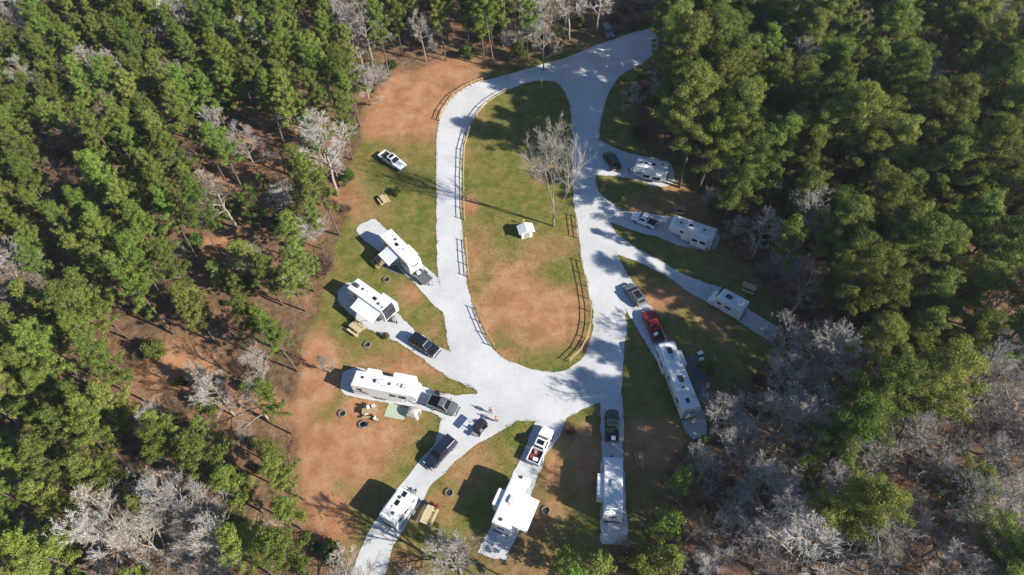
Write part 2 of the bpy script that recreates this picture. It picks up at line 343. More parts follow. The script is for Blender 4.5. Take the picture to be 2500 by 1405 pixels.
GRASS = [(1010,590,60,70,1.2),(1200,560,90,120,1.1),(1000,450,120,80,1.1),(1010,560,110,90,1.0),(960,680,90,60,.8),(1060,720,60,90,.8),(1080,830,40,50,.9),(870,780,60,50,.6),(940,870,110,60,.6),(1100,930,80,30,.9),(900,1000,120,60,.7),(1040,1020,70,50,.9),(1000,1090,70,70,.7),(960,1150,60,60,.5),
         (1200,1090,110,60,.75),(1130,1180,110,90,.75),(1040,1290,70,60,.8),(1250,1060,60,40,.7),(1410,1050,60,50,.7),(1350,1100,40,50,.5),(1300,420,190,260,1.0),(1250,600,160,120,1.0),(1400,760,60,160,.9),(1300,880,160,50,.7),(1180,700,60,120,.8),(1500,270,60,90,1.0),(1560,460,110,60,.7),(1620,590,140,40,.8),(1560,670,90,60,.9),
         (1700,780,160,110,.45),(1800,830,130,70,.5),(1740,900,110,80,.7),(1570,900,60,110,.6),(1580,1020,70,80,.6),(1420,1200,60,160,.15),(860,560,40,60,.8),(760,700,60,120,.5),(560,480,70,60,.4),(380,850,40,40,.5),(950,350,60,60,.5),(900,480,60,60,.7),(840,640,60,60,.6)]
FIELD = [(470,-40,220,55,1.3),(330,10,70,22,1.0)]
xs = np.concatenate([[-6000,-3000,-1500,-800,-400,-260,-200], np.arange(-165, 165.1, .75), [200,260,400,800,1500,3000,6000]])
ys = np.concatenate([[-3000,-1000,-300,-100,-40], np.arange(-8, 205.1, .75), [240,300,400,600,1000,2000,4000,9000]])
gx, gy = np.meshgrid(xs, ys)
near = (gy > -20) & (gy < 320) & (np.abs(gx) < 300)
gpx, gpy = Pv(gx, np.clip(gy, -20, 320), np.zeros_like(gx))
camp = inpoly(gpx, gpy, CAMP) & near
def blobs(lst):
    a = np.zeros_like(gx)
    for (x, y, rx, ry, s) in lst:
        d = ((gpx - x) / rx) ** 2 + ((gpy - y) / ry) ** 2; a = np.maximum(a, s * np.exp(-d * .8))
    return a * near
nzb = fbm(gx * .12, gy * .12, 5)
grass = np.where(camp, .55, .08) + .8 * blobs(GRASS) * np.where(camp, 1, .8) + (nzb - .5) * .7
clay = blobs(CLAY) * 1.05 + (fbm(gx * .13 + 50, gy * .13, 5) - .5) * 1.0 - .10 + np.where(camp, .20, np.where(gpx > 1500, -.16, .06))
grass = grass - .35 * np.clip(clay - .4, 0, 1)
field = blobs(FIELD) * 1.2
soft = camp.astype(float)
for k in range(10):
    soft[1:-1, 1:-1] = np.maximum(camp[1:-1, 1:-1] * 1.0, (soft[:-2, 1:-1] + soft[2:, 1:-1] + soft[1:-1, :-2] + soft[1:-1, 2:]) / 4)
gz = ((fbm(gx * .07 + 9, gy * .07, 4) - .5) * 1.6 - .25) * (1 - soft) * near - .9 * (1 - near) * 0
gz = gz + (fbm(gx * .8, gy * .8, 3) - .5) * .16 * (1 - soft) * near - .012
ny, nx = gx.shape
idx = np.arange(nx * ny).reshape(ny, nx)
quads = np.stack([idx[:-1, :-1], idx[:-1, 1:], idx[1:, 1:], idx[1:, :-1]], -1).reshape(-1, 4)
me = bpy.data.meshes.new('ground'); me.from_pydata(np.stack([gx, gy, gz], -1).reshape(-1, 3).tolist(), [], quads.tolist())
ca_ = me.color_attributes.new('cover', 'FLOAT_COLOR', 'POINT')
buf = np.stack([np.clip(grass, 0, 1.2), np.clip(clay, 0, 1.2), np.clip(field, 0, 1.2), np.ones_like(gx)], -1).astype(np.float32).reshape(-1)
ca_.data.foreach_set('color', buf); me.materials.append(M['ground']); me.polygons.foreach_set('use_smooth', [True] * len(me.polygons))
go = bpy.data.objects.new('ground', me); COL.objects.link(go); tag(go, kind='structure')
def gheight(x, y):
    i = np.clip(np.searchsorted(ys, y), 1, ny - 1); j = np.clip(np.searchsorted(xs, x), 1, nx - 1); return float(gz[i, j])


# ------------------------------------------------------------------ trees: prototypes (built once, then copied object by object)
def np_mesh(name, v, f, m, smooth=False):
    me = bpy.data.meshes.new(name); me.from_pydata(v.tolist() if hasattr(v, 'tolist') else v, [], f.tolist() if hasattr(f, 'tolist') else f); me.materials.append(m)
    if smooth: me.polygons.foreach_set('use_smooth', [True] * len(me.polygons))
    return me
def unit(a): return a / np.maximum(np.linalg.norm(a, axis=-1, keepdims=True), 1e-6)
def leaf_quads(c, axis, l, wd, rng, nrm=None):
    n = len(c); d = unit(axis); r = unit(np.cross(d, rng.normal(size=(n, 3))))
    if nrm is not None:                              # leaf face turned outwards from its clump
        nn = unit(unit(nrm) + rng.normal(0, .35, (n, 3))); r = unit(np.cross(d, nn)); d = unit(np.cross(nn, r))
    l = l * rng.uniform(.6, 1.3, (n, 1)); wd = wd * rng.uniform(.6, 1.3, (n, 1))
    a = c - d * l / 2; b = c + d * l / 2; m_ = c + d * l * .1
    v = np.stack([a, m_ + r * wd / 2, b, m_ - r * wd / 2], 1).reshape(-1, 3)
    return v, np.arange(4 * n).reshape(n, 4)
def twig_prisms(a, b, r0, r1, rng):
    n = len(a); d = unit(b - a); u = unit(np.cross(d, rng.normal(size=(n, 3)))); w2 = np.cross(d, u)
    ring = lambda p, r: [p + (u * math.cos(t) + w2 * math.sin(t)) * r for t in (0, 2*PI/3, 4*PI/3)]
    r0 = np.reshape(r0, (-1, 1)) * np.ones((n, 1)); r1 = np.reshape(r1, (-1, 1)) * np.ones((n, 1))
    v = np.stack(ring(a, r0) + ring(b, r1), 1).reshape(-1, 3)
    k = np.arange(n)[:, None] * 6
    f = np.concatenate([k + np.array([[0,1,4,3]]), k + np.array([[1,2,5,4]]), k + np.array([[2,0,3,5]])], 0)
    return v, f
def merge(parts):
    vs = []; fs = []; n = 0
    for v, f in parts: vs.append(v); fs.append(f + n); n += len(v)
    return np.concatenate(vs), np.concatenate(fs)
def trunk_path(h, lean, rng, n=9):
    p = np.zeros((n, 3)); t = np.linspace(0, 1, n); p[:, 2] = t * h
    off = np.cumsum(rng.normal(0, .012 * h, (n, 2)), 0); off -= off[0]; p[:, :2] = off * t[:, None] + np.array(lean) * h * t[:, None] ** 1.5
    p[0, 2] = -.5
    return p
def along(p, t):
    x = t * (len(p) - 1); i = np.clip(np.floor(x).astype(int), 0, len(p) - 2); f = (x - i)[..., None]; return p[i] * (1 - f) + p[i+1] * f
def pine_proto(h, Rc, base, seed, m, nl=46, dens=80, clr=.62, ll=.36, lw=.12):
    rng = np.random.default_rng(seed); p = trunk_path(h, rng.normal(0, .02, 2), rng)
    mb = MB(); r0 = .0105 * h + .03
    mb.tube(p, list(np.linspace(r0, .03, len(p))), 7)
    cs = []; ax = []; nr = []
    ts = np.sort(base + (1 - base) * rng.random(nl) ** .85); az = rng.random() * 6
    lop = rng.normal(0, .3, 2)
    for t in ts:
        az += 2.4 + rng.normal(0, .5); q = (t - base) / (1 - base)
        prof = (min(1, (q + .12) / .35)) ** .7 * (1 - q) ** .62 + .12
        L_ = Rc * prof * rng.uniform(.55, 1.15) * (1 + lop @ np.array([math.cos(az), math.sin(az)]) * .5)
        el = .15 + .75 * q + rng.normal(0, .12)
        d = np.array([math.cos(az) * math.cos(el), math.sin(az) * math.cos(el), math.sin(el)])
        s = along(p, np.array(t)); e = s + d * L_ + np.array([0, 0, .12 * L_ * L_ / max(Rc, 1)])
        mb.tube([s, (s + e) / 2 - np.array([0, 0, .06 * L_]), e], [.045 + .02 * L_ * .3, .03, .012], 4, cap=False)
        for k in range(max(1, int(round(L_ / .85)))):
            f = 1 - k * .85 / max(L_, .6) * rng.uniform(.8, 1.1)
            if f < .18: continue
            c = s + (e - s) * f + rng.normal(0, .16, 3); rr = clr * rng.uniform(.7, 1.25)
            n = int(dens * rr / .6)
            x = unit(rng.normal(size=(n, 3))) * rng.random((n, 1)) ** .45 * np.array([rr, rr, rr * .62])
            cs.append(c + x); nr.append(unit(x) + np.array([0, 0, .25])); ax.append(d * .5 + np.array([0, 0, .4]) + rng.normal(0, .6, (n, 3)))
    c = along(p, np.array(1.0)); x = unit(rng.normal(size=(dens, 3))) * rng.random((dens, 1)) ** .5 * np.array([.45, .45, .7]); cs.append(c + x); nr.append(x); ax.append(rng.normal(0, .5, x.shape) + np.array([0, 0, .6]))
    v, f = leaf_quads(np.concatenate(cs), np.concatenate(ax), ll, lw, rng, np.concatenate(nr))
    return mb.mesh('trunk', M['bark'], True), np_mesh('crown', v, f, m)
def bare_proto(h, spread, seed, m, mbark, n1=11, fork=.3, twn=8, dense=.9, curve=.55, el0=28, tall=False):
    rng = np.random.default_rng(seed); p = trunk_path(h * .86, rng.normal(0, .03, 2), rng); mb = MB()
    r0 = .0125 * h + .02; mb.tube(p, list(np.linspace(r0, .03, len(p))), 7)
    A = []; B = []; Rr = []
    def branch(s, d, L_, r, lev):
        pts = [s]; dd = d.copy(); n = {1: 4, 2: 4, 3: 3, 4: 2}[lev]
        for k in range(n):
            dd = unit(dd + np.array([0, 0, curve * .18]) + rng.normal(0, .13, 3)); pts.append(pts[-1] + dd * L_ / n)
        pts = np.array(pts)
        if lev <= 2: mb.tube(pts, list(np.linspace(r, r * .3, len(pts))), 5 if lev == 1 else 4, cap=False)
        else:
            for k in range(n): A.append(pts[k]); B.append(pts[k+1]); Rr.append((r * (1 - k/n*.7), r * (1 - (k+1)/n*.7)))
        if lev == 4: return
        m_ = int({1: 9, 2: 7, 3: twn}[lev] * dense)
        for k in range(m_):
            t = rng.uniform(.22, 1) ; s2 = along(pts, np.array(t)); td = unit(along(pts, np.array(min(1, t + .1))) - along(pts, np.array(max(0, t - .1))))
            sd = unit(np.cross(td, rng.normal(size=3))); a = rng.uniform(.4, .95)
            nd = unit(td * math.cos(a) + sd * math.sin(a))
            branch(s2, nd, L_ * (1.05 - .5 * t) * {1: .62, 2: .60, 3: .72}[lev] * rng.uniform(.7, 1.2), max(r * .42, .011), lev + 1)
    az = rng.random() * 6
    for i in range(n1):
        t = fork + (1 - fork) * (i + rng.random()) / n1; az += 2.4 + rng.normal(0, .4); q = (t - fork) / (1 - fork)
        el = R_(el0) + q * R_(45) + rng.normal(0, .12)
        if tall: el = R_(el0) + rng.normal(0, .10)
        d = np.array([math.cos(az) * math.cos(el), math.sin(az) * math.cos(el), math.sin(el)])
        branch(along(p, np.array(t)), d, spread * (1.1 - .55 * q) * rng.uniform(.8, 1.15), r0 * (.5 - .25 * q) * (1.5 if tall else 1), 1)
    Rr = np.array(Rr); v, f = twig_prisms(np.array(A), np.array(B), Rr[:, 0], Rr[:, 1], rng)
    return mb.mesh('trunk', mbark, True), np_mesh('crown', v, f, m)
def bush_proto(h, Rc, seed, m, n=2600, l=.30):
    rng = np.random.default_rng(seed); mb = MB(); cs = []; nr = []
    for k in range(7):
        a = rng.random() * 6.28; e = np.array([math.cos(a) * Rc * .5, math.sin(a) * Rc * .5, h * rng.uniform(.5, .85)])
        mb.tube([(0, 0, -.3), e * .5 + np.array([0, 0, .1]), e], [.07, .045, .015], 5, cap=False)
    nb = 16
    for k in range(nb):
        a = rng.random() * 6.28; q = rng.random(); rr = Rc * math.sqrt(rng.random()) * (1 - .6 * q)
        c = np.array([math.cos(a) * rr, math.sin(a) * rr, h * (.22 + .68 * q)]); r2 = Rc * rng.uniform(.3, .5)
        x = unit(rng.normal(size=(n // nb, 3))) * rng.random((n // nb, 1)) ** .4 * r2; cs.append(c + x); nr.append(x)
    c = np.concatenate(cs); v, f = leaf_quads(c, rng.normal(size=c.shape) + np.array([0, 0, .4]), l, l * .5, rng, np.concatenate(nr))
    return mb.mesh('stem', M['bark'], True), np_mesh('foliage', v, f, m)
def brush_proto(h, Rc, seed, m, n=420):
    rng = np.random.default_rng(seed); a = rng.random(n) * 6.28; r = np.sqrt(rng.random(n)) * Rc * .45
    s = np.stack([np.cos(a) * r, np.sin(a) * r, np.full(n, -.1)], -1); d = unit(np.stack([np.cos(a) * .5, np.sin(a) * .5, np.ones(n)], -1) + rng.normal(0, .3, (n, 3)))
    L_ = h * rng.uniform(.5, 1.1, (n, 1)); e = s + d * L_
    parts = [twig_prisms(s, e, .022, .008, rng)]
    for k in range(4):
        t = rng.uniform(.35, 1, (n, 1)); s2 = s + (e - s) * t; d2 = unit(d + rng.normal(0, .6, (n, 3))); parts.append(twig_prisms(s2, s2 + d2 * L_ * .35, .012, .006, rng))
    v, f = merge(parts); return None, np_mesh('twigs', v, f, m)

PINES_SLIM = [pine_proto(17, 3.3, .38, 1, M['needle'], 54), pine_proto(19, 3.5, .44, 2, M['needle'], 54), pine_proto(15, 3.1, .30, 3, M['needle_yellow'], 52), pine_proto(18, 3.2, .36, 4, M['needle'], 54), pine_proto(16, 3.6, .40, 5, M['needle_yellow'], 54)]
PINES_BROAD = [pine_proto(20, 5.0, .36, 11, M['needle_yellow'], 70, 120, .82, .33, .10), pine_proto(21, 5.4, .42, 12, M['needle_yellow'], 72, 120, .84, .33, .10), pine_proto(18, 4.7, .30, 13, M['needle'], 68, 120, .80, .33, .10), pine_proto(19, 5.1, .38, 14, M['needle_yellow'], 70, 120, .82, .33, .10)]
PINES_YOUNG = [pine_proto(8, 2.1, .12, 21, M['needle'], 34, 60, .5), pine_proto(7, 1.8, .1, 22, M['leaf_ever'], 30, 60, .5), pine_proto(9, 2.2, .15, 23, M['needle_yellow'], 36, 60, .5)]
BARE = [bare_proto(15, 4.2, 31, M['twig'], M['bark_pale']), bare_proto(17, 4.6, 32, M['twig'], M['bark_pale'], 12, .35), bare_proto(13, 3.8, 33, M['twig_pale'], M['bark_pale'], 10, .25), bare_proto(16, 4.8, 34, M['twig'], M['bark_pale'], 11, .3), bare_proto(14, 3.4, 35, M['twig_brown'], M['bark_pale'], 11, .35)]
BARE_BIG = [bare_proto(19, 5.6, 41, M['twig_pale'], M['bark_pale'], 12, .28, 6, .95), bare_proto(18, 5.8, 42, M['twig_pale'], M['bark_pale'], 13, .25, 6, .95)]
BARE_LONE = bare_proto(16, 12.5, 47, M['twig_pale'], M['bark_pale'], 7, .12, 9, 1.0, .5, 70, True)
BARE_SMALL = [bare_proto(8, 2.4, 51, M['twig_pale'], M['bark_pale'], 10, .15, 7, .9), bare_proto(7, 2.2, 52, M['twig'], M['bark_pale'], 10, .15, 7, .9), bare_proto(8.5, 2.0, 53, M['twig_pale'], M['bark_pale'], 11, .12, 7, 1.0)]
BUSH = [bush_proto(2.6, 1.6, 61, M['leaf_ever']), bush_proto(3.2, 1.5, 62, M['needle_yellow']), bush_proto(1.8, 1.3, 63, M['leaf_ever'], 1800)]
BRUSH = [brush_proto(1.8, 1.4, 71, M['twig_brown']), brush_proto(2.4, 1.5, 72, M['twig']), brush_proto(1.5, 1.6, 73, M['twig_brown'])]
REDBUSH = [bush_proto(2.4, 1.3, 81, M['leaf_red'], 1500, .26)]

PLACED = []
def plant(proto, name, x, y, sc, label, cat, group=None, rz=None, tilt=0, parts=('trunk', 'crown'), sxy=None):
    e = empty(name, (x, y, gheight(x, y) - .03), random.uniform(0, 6.28) if rz is None else rz, label, cat, group)
    e.rotation_euler[0] = random.gauss(0, .03) + tilt; e.rotation_euler[1] = random.gauss(0, .03)
    k = sxy or sc * random.uniform(.93, 1.07); e.scale = (k, k, sc)
    for pn, me_ in zip(parts, proto):
        if me_ is None: continue
        o = bpy.data.objects.new(pn, me_); COL.objects.link(o); o.parent = e
    PLACED.append((x, y)); return e

# trees that can be told apart in the photo: (photo point of the foot, kind, proto, scale, label)
KEY = [
 ((1352,553), 'bare_tree', BARE_LONE, 1.08, 'tall lone bare grey tree standing on the grass island'),
 ((856,118), 'bare_tree', BARE_BIG[1], 1.10, 'large white-limbed bare tree among pines at top of photo left of the road'),
 ((1327,172), 'bare_tree', BARE[2], .98, 'pale fuzzy bare tree at the roadside above the tip of the grass island'),
 ((1040,150), 'bare_tree', BARE[0], .85, 'pale bare tree with twin trunks at the top edge of the clay bank'),
 ((797,398), 'bare_tree', BARE_SMALL[0], 1.15, 'small pale bushy bare tree left of the parked white pickup near the clay bank'),
 ((905,258), 'bare_tree', BARE_SMALL[2], 1.25, 'small fuzzy bare tree at the left edge of the clay bank'),
 ((598,1393), 'bare_tree', BARE_BIG[1], .98, 'large white bare tree leaning left at bottom left of photo, nearer the campsite'),
 ((446,1366), 'bare_tree', BARE_BIG[0], .92, 'large white forked bare tree at bottom left of photo, farther from the campsite'),
 ((808,912), 'bare_tree', BARE_SMALL[2], .72, 'tiny pale bare tree behind the long white trailer with hose'),
 ((1862,1096), 'bare_tree', BARE_BIG[1], .95, 'thick-trunked bare grey tree right of the gravel pad end at bottom right'),
 ((1125,1400), 'bare_tree', BARE_SMALL[0], 1.6, 'pale spreading bare tree at bottom edge between two white trailers'),
 ((850,1408), 'bare_tree', BARE_SMALL[1], 1.15, 'pale bare tree at bottom edge left of the gravel pad end'),
 ((1783,592), 'bare_tree', BARE_SMALL[1], 1.05, 'small bare tree right of the white fifth-wheel with two dark windows'),
 ((1955,915), 'bare_tree', BARE[2], 1.0, 'wide pale bare tree beyond the end of the camper van pad'),
 ((535,965), 'bare_tree', BARE[2], .78, 'pale bare tree at the right edge of the orange clay clearing on the left'),
 ((655,958), 'bare_tree', BARE[0], .80, 'pale bare tree leaning left in the brown strip left of the campsite'),
 ((1540,280), 'bare_tree', BARE_SMALL[1], 1.2, 'thin bare tree in the shaded grass right of the upper road'),
 ((1655,270), 'broad_pine_tree', PINES_BROAD[0], 1.15, 'broad pine beside the upper road bend, nearest the top of the photo'),
 ((1640,330), 'broad_pine_tree', PINES_BROAD[1], 1.12, 'broad pine right of the shaded upper road, second from the bend'),
 ((1668,405), 'broad_pine_tree', PINES_BROAD[3], 1.12, 'broad pine just above the small trailer in deep shade at upper right'),
 ((1705,465), 'broad_pine_tree', PINES_BROAD[2], 1.1, 'broad pine between the two upper right campsites'),
 ((1765,545), 'broad_pine_tree', PINES_BROAD[0], 1.05, 'broad pine right of the white fifth-wheel with two dark windows'),
 ((1380,1405), 'young_pine', PINES_YOUNG[0], 1.0, 'green young pine at the bottom edge, leftmost of the row below the bottom pads'),
 ((1450,1418), 'young_pine', PINES_YOUNG[2], 1.05, 'green young pine at the bottom edge below the bottom right trailer'),
 ((1545,1412), 'young_pine', PINES_YOUNG[0], 1.15, 'green young pine at the bottom edge right of the bottom right pad end'),
 ((1605,1395), 'young_pine', PINES_YOUNG[2], 1.25, 'green young pine at the bottom edge, rightmost of the row below the pads'),
 ((1618,1310), 'young_pine', PINES_YOUNG[0], 1.15, 'green young pine right of the bottom right trailer, lower one'),
 ((1645,1215), 'young_pine', PINES_YOUNG[2], 1.05, 'yellow-green young pine right of the bottom right trailer, upper one'),
 ((1700,1130), 'young_pine', PINES_YOUNG[1], 1.0, 'dark green young pine below the end of the longest trailer pad'),
 ((1658,458), 'broad_pine_tree', PINES_BROAD[1], 1.18, 'tall pine with a long bare leaning trunk right of the small shaded trailer'),
 ((1620,352), 'broad_pine_tree', PINES_BROAD[2], .92, 'round yellow-green pine in the shaded grass right of the upper road'),
 ((1700,300), 'broad_pine_tree', PINES_BROAD[0], 1.15, 'broad pine behind the round pine right of the upper road'),
 ((1722,385), 'broad_pine_tree', PINES_BROAD[3], 1.15, 'broad pine behind and above the small trailer in deep shade'),
 ((1745,455), 'broad_pine_tree', PINES_BROAD[1], 1.1, 'broad pine behind the gap between the two upper right campsites'),
 ((762,540), 'pine_tree', PINES_SLIM[2], .72, 'bushy pine at the wood rim level with the uppermost left trailer'),
 ((735,640), 'pine_tree', PINES_SLIM[0], .75, 'bushy pine at the wood rim left of the uppermost left trailer pad'),
 ((745,760), 'pine_tree', PINES_SLIM[4], .78, 'bushy pine at the wood rim left of the black-fronted trailer'),
 ((690,745), 'pine_tree', PINES_SLIM[2], .82, 'bushy pine just behind the rim pine left of the black-fronted trailer'),
 ((660,840), 'pine_tree', PINES_SLIM[0], .8, 'bushy pine between the orange clearing and the long trailer with hose'),
 ((700,860), 'pine_tree', PINES_SLIM[3], .68, 'smaller rim pine right of the orange clearing at left centre'),
 ((700,1150), 'pine_tree', PINES_SLIM[2], .72, 'bushy pine at the left rim of the lower left clay lawn'),
 ((735,1290), 'pine_tree', PINES_SLIM[0], .72, 'bushy pine at the lower left rim beside the lower left pad'),
 ((640,545), 'young_pine', PINES_YOUNG[0], 1.25, 'young round green pine standing alone in the dark clearing at left'),
 ((602,668), 'young_pine', PINES_YOUNG[2], .85, 'small green pine beside the dark clearing at left centre'),
 ((545,700), 'young_pine', PINES_YOUNG[0], .9, 'small green pine just left of another by the dark clearing'),
 ((507,780), 'young_pine', PINES_YOUNG[2], .95, 'yellow-green young pine above the orange clay clearing at left'),
 ((680,590), 'young_pine', PINES_YOUNG[1], .6, 'very small dark green pine right of the dark clearing at left'),
 ((700,640), 'young_pine', PINES_YOUNG[1], .55, 'little dark green pine at the right rim of the dark clearing'),
]
_v = np.empty(len(BARE_LONE[1].vertices) * 3); BARE_LONE[1].vertices.foreach_get('co', _v); _c = _v.reshape(-1, 3).mean(0)
LONE_RZ = PI - math.atan2(_c[1], _c[0])                 # its crown leans to the left of the photo
for (pp, nm, pr, sc, lb) in KEY:
    g = G(*pp); plant(pr, nm, g.x, g.y, sc, lb, 'tree', sxy=sc * .66 if 'lone bare grey' in lb else (2.2 if 'pale spreading' in lb else None), rz=LONE_RZ if 'lone bare grey' in lb else None)

# the woods: what the photo shows, 100-pixel squares. P pine, Q pine with some bare, X half and half, B bare, S sparse scrub, D dark gap, . open
WOODS = """XPPPQPXPBPQPPBBDQPPQPQPPB
QPXXQPPPQP.PPB..QPPQPPXPP
PPQPPQPQX.....SSQPQPPQXQP
PXPPPXSXS......QPPPPQQPPQ
PSPPXBSPS.......SPPQQPPPP
PPPPXSSP.........SBXPPQPP
BXPPPSPP..........XBQPPPX
PQPPPSPP...........BXPPPP
PPPS.SPS...........BBQQPX
PPP.SBXS.........BBBPPQPB
PPPQSSPQ.........BBXPPBBB
PPQSPPPP........PXBBBBBXB
XPBXBQPS........PBBBPBBBB
PPQPBBPPB.B..PPPPBBBPBBBP""".split()
def region(px, py):
    """where in the wood a thing stands, by what one can find near it"""
    if px < 850:
        if py < 110: return 'in the top left corner' if px < 260 else ('along the top edge in front of the grey-roofed house' if px < 560 else 'along the top edge left of the large white-limbed tree')
        if py < 420: return 'at the left edge of the upper left wood' if px < 260 else ('in the middle of the upper left wood' if px < 560 else 'between the upper left wood and the clay bank')
        if py < 880: return 'at the left edge halfway down' if px < 300 else 'left of the campsite around the orange clearings'
        return 'at the far lower left edge' if px < 300 else 'in the lower left wood beside the campsite'
    if px < 1560 and py < 300: return 'along the top edge above the road'
    if py > 1250 and px < 1620: return 'at the bottom edge below the campsite'
    if py < 420: return 'beside the upper right campsites' if px < 1850 else (('along the top edge at upper right' if px < 2250 else 'in the top right corner') if py < 130 else ('in the upper right wood' if px < 2200 else 'at the right edge of the upper right wood'))
    if py < 880: return 'at the shaded wood edge right of the campsites' if px < 2050 else 'at the right edge halfway down'
    return 'just right of the lower campsites' if px < 1900 else ('in the lower right wood' if px < 2250 else 'at the far lower right edge')
LOOK = {'pine': 'tall slender green pine', 'broad': 'large broad yellow-green pine', 'young': 'young bushy green pine', 'bare': 'leafless grey tree', 'bush': 'small evergreen bush', 'brush': 'low leafless shrub'}
def lab(kind, reg): return LOOK[kind] + ' ' + reg
def grp(kind, reg): return LOOK[kind] + 's ' + reg
CNT = {'pine': 0, 'broad': 0, 'young': 0, 'bare': 0, 'bush': 0, 'brush': 0}
CELL = {}
def near_tree(x, y, d):
    i, j = int(x // 6), int(y // 6)
    for a in (-1, 0, 1):
        for b in (-1, 0, 1):
            for (u, v) in CELL.get((i + a, j + b), ()):
                if (u - x) ** 2 + (v - y) ** 2 < d * d: return True
    return False
def note(x, y): CELL.setdefault((int(x // 6), int(y // 6)), []).append((x, y))
for p_ in PLACED: note(*p_)
# where crowns must not hang over: the open campsite
OPEN = [(1215,165),(1080,150),(950,190),(890,300),(905,420),(850,520),(800,690),(790,780),(745,880),(735,1000),(760,1180),(850,1290),(1000,1360),(1340,1330),(1440,1360),(1545,1310),(1560,1150),(1650,1060),(1735,960),(1890,840),(1900,780),(1830,660),(1755,590),(1660,440),(1640,380),(1500,330),(1490,260),(1530,175),(1620,100),(1610,60),(1450,105)]
CLEAR = [(430,905,115,60),(600,378,85,40),(545,600,80,45),(640,985,100,35),(195,455,40,30),(500,930,90,60),(680,400,60,40)]
SUNNY = [(540,935,200,70),(690,420,90,45)]      # nothing tall on the sunny side of the clay clearings
HOUSEBOX = (320, 520, -120, 92)
cand = [(random.uniform(-150, 150), random.uniform(14, 182)) for _ in range(26000)]
for (x, y) in cand:
    bx, by = P(x, y, 0)
    if not (-160 < bx < 2700 and by < 1640 and by > -60): continue
    if inpoly(bx, by, CAMP): continue
    if HOUSEBOX[0] < bx < HOUSEBOX[1] and HOUSEBOX[2] < by < HOUSEBOX[3]: continue
    right = bx > 1450
    if any(((bx - a) / c) ** 2 + ((by - b) / d) ** 2 < 1 for a, b, c, d in CLEAR): continue
    hh = 16.0
    cx, cy = P(x, y, hh * .68); tx, ty = P(x, y, hh)
    if not (-90 < cx < 2640 and -90 < cy < 1480): continue
    code = WOODS[int(min(13, max(0, cy // 100)))][int(min(24, max(0, cx // 100)))]
    if code == '.': code = 'S'
    r = random.random()
    kind = {'P': 'pine' if r < .99 else 'bare', 'Q': 'pine' if r < .86 else 'bare', 'X': 'pine' if r < .55 else 'bare', 'B': 'bare' if r < .93 else 'pine',
            'S': 'scrub', 'D': 'dark'}[code]
    reg = region(cx, cy)
    if kind == 'scrub':
        if 700 < bx < 900 and 300 < by < 900: kind = 'young' if r < .5 else ('bush' if r < .8 else 'brush')
        elif r < .25 and not inpoly(cx, cy, OPEN) and not inpoly(tx, ty, OPEN): kind = 'sbare'
        elif r < .55: kind = 'young'
        elif r < .7: kind = 'bush'
        else: kind = 'brush'
    if kind == 'dark':
        kind = 'brush' if r < .6 else 'dbare'
    dmin = {'pine': 4.9 if right else 3.7, 'bare': 2.9 if cx > 1650 and cy > 850 else 4.0, 'sbare': 6.5, 'dbare': 8, 'young': 3.6 if 700 < bx < 900 else 4.6, 'bush': 3.4, 'brush': 3.4}[kind]
    if near_tree(x, y, dmin): continue
    if kind in ('pine', 'bare', 'dbare', 'sbare'):
        if any(inpoly(P(x + ox, y, hz)[0], P(x + ox, y, hz)[1], OPEN) for hz in (9, 13) for ox in (-1.5, 1.5)): continue
    if kind == 'pine' and any(((bx - a) / c) ** 2 + ((by - b) / d) ** 2 < 1 for a, b, c, d in SUNNY): kind = 'young'
    low = 1480 < bx < 1800 and by > 900                     # only small trees stand beside the lower right pads
    if kind == 'pine' and low: kind = 'young'
    if kind == 'pine':
        kd = 'broad' if right and random.random() < .85 else 'pine'
        if CNT[kd] >= 298: continue
        CNT[kd] += 1
        sc = random.uniform(.80, 1.12)
        plant(random.choice(PINES_BROAD if kd == 'broad' else PINES_SLIM), 'broad_pine_tree' if kd == 'broad' else 'pine_tree', x, y, sc, lab(kd, reg), 'tree', grp(kd, reg), sxy=sc * (random.uniform(.92, 1.05) if kd == 'broad' else random.uniform(.74, .95)))
    elif kind in ('bare', 'sbare', 'dbare'):
        if CNT['bare'] >= 298: continue
        CNT['bare'] += 1
        pr = random.choice(BARE); sc = random.uniform(.78, 1.12)
        if kind == 'sbare': pr = random.choice(BARE_SMALL); sc = random.uniform(.9, 1.4)
        if low: sc *= .72
        plant(pr, 'bare_tree', x, y, sc, lab('bare', reg), 'tree', grp('bare', reg), sxy=sc * random.uniform(1.1, 1.45))
    elif kind == 'young':
        CNT['young'] += 1
        plant(random.choice(PINES_YOUNG), 'young_pine', x, y, random.uniform(.8, 1.25) if low else random.uniform(.5, 1), lab('young', reg), 'tree', grp('young', reg))
    elif kind == 'bush':
        if CNT['bush'] >= 120: continue
        CNT['bush'] += 1
        plant(random.choice(BUSH), 'evergreen_bush', x, y, random.uniform(.6, 1.2), lab('bush', reg), 'bush', grp('bush', reg), parts=('stem', 'foliage'))
    else:
        if CNT['brush'] >= 140: continue
        CNT['brush'] += 1
        plant(random.choice(BRUSH), 'leafless_shrub', x, y, random.uniform(.6, 1.3), lab('brush', reg), 'shrub', grp('brush', reg), parts=('stem', 'twigs'))
    note(x, y)
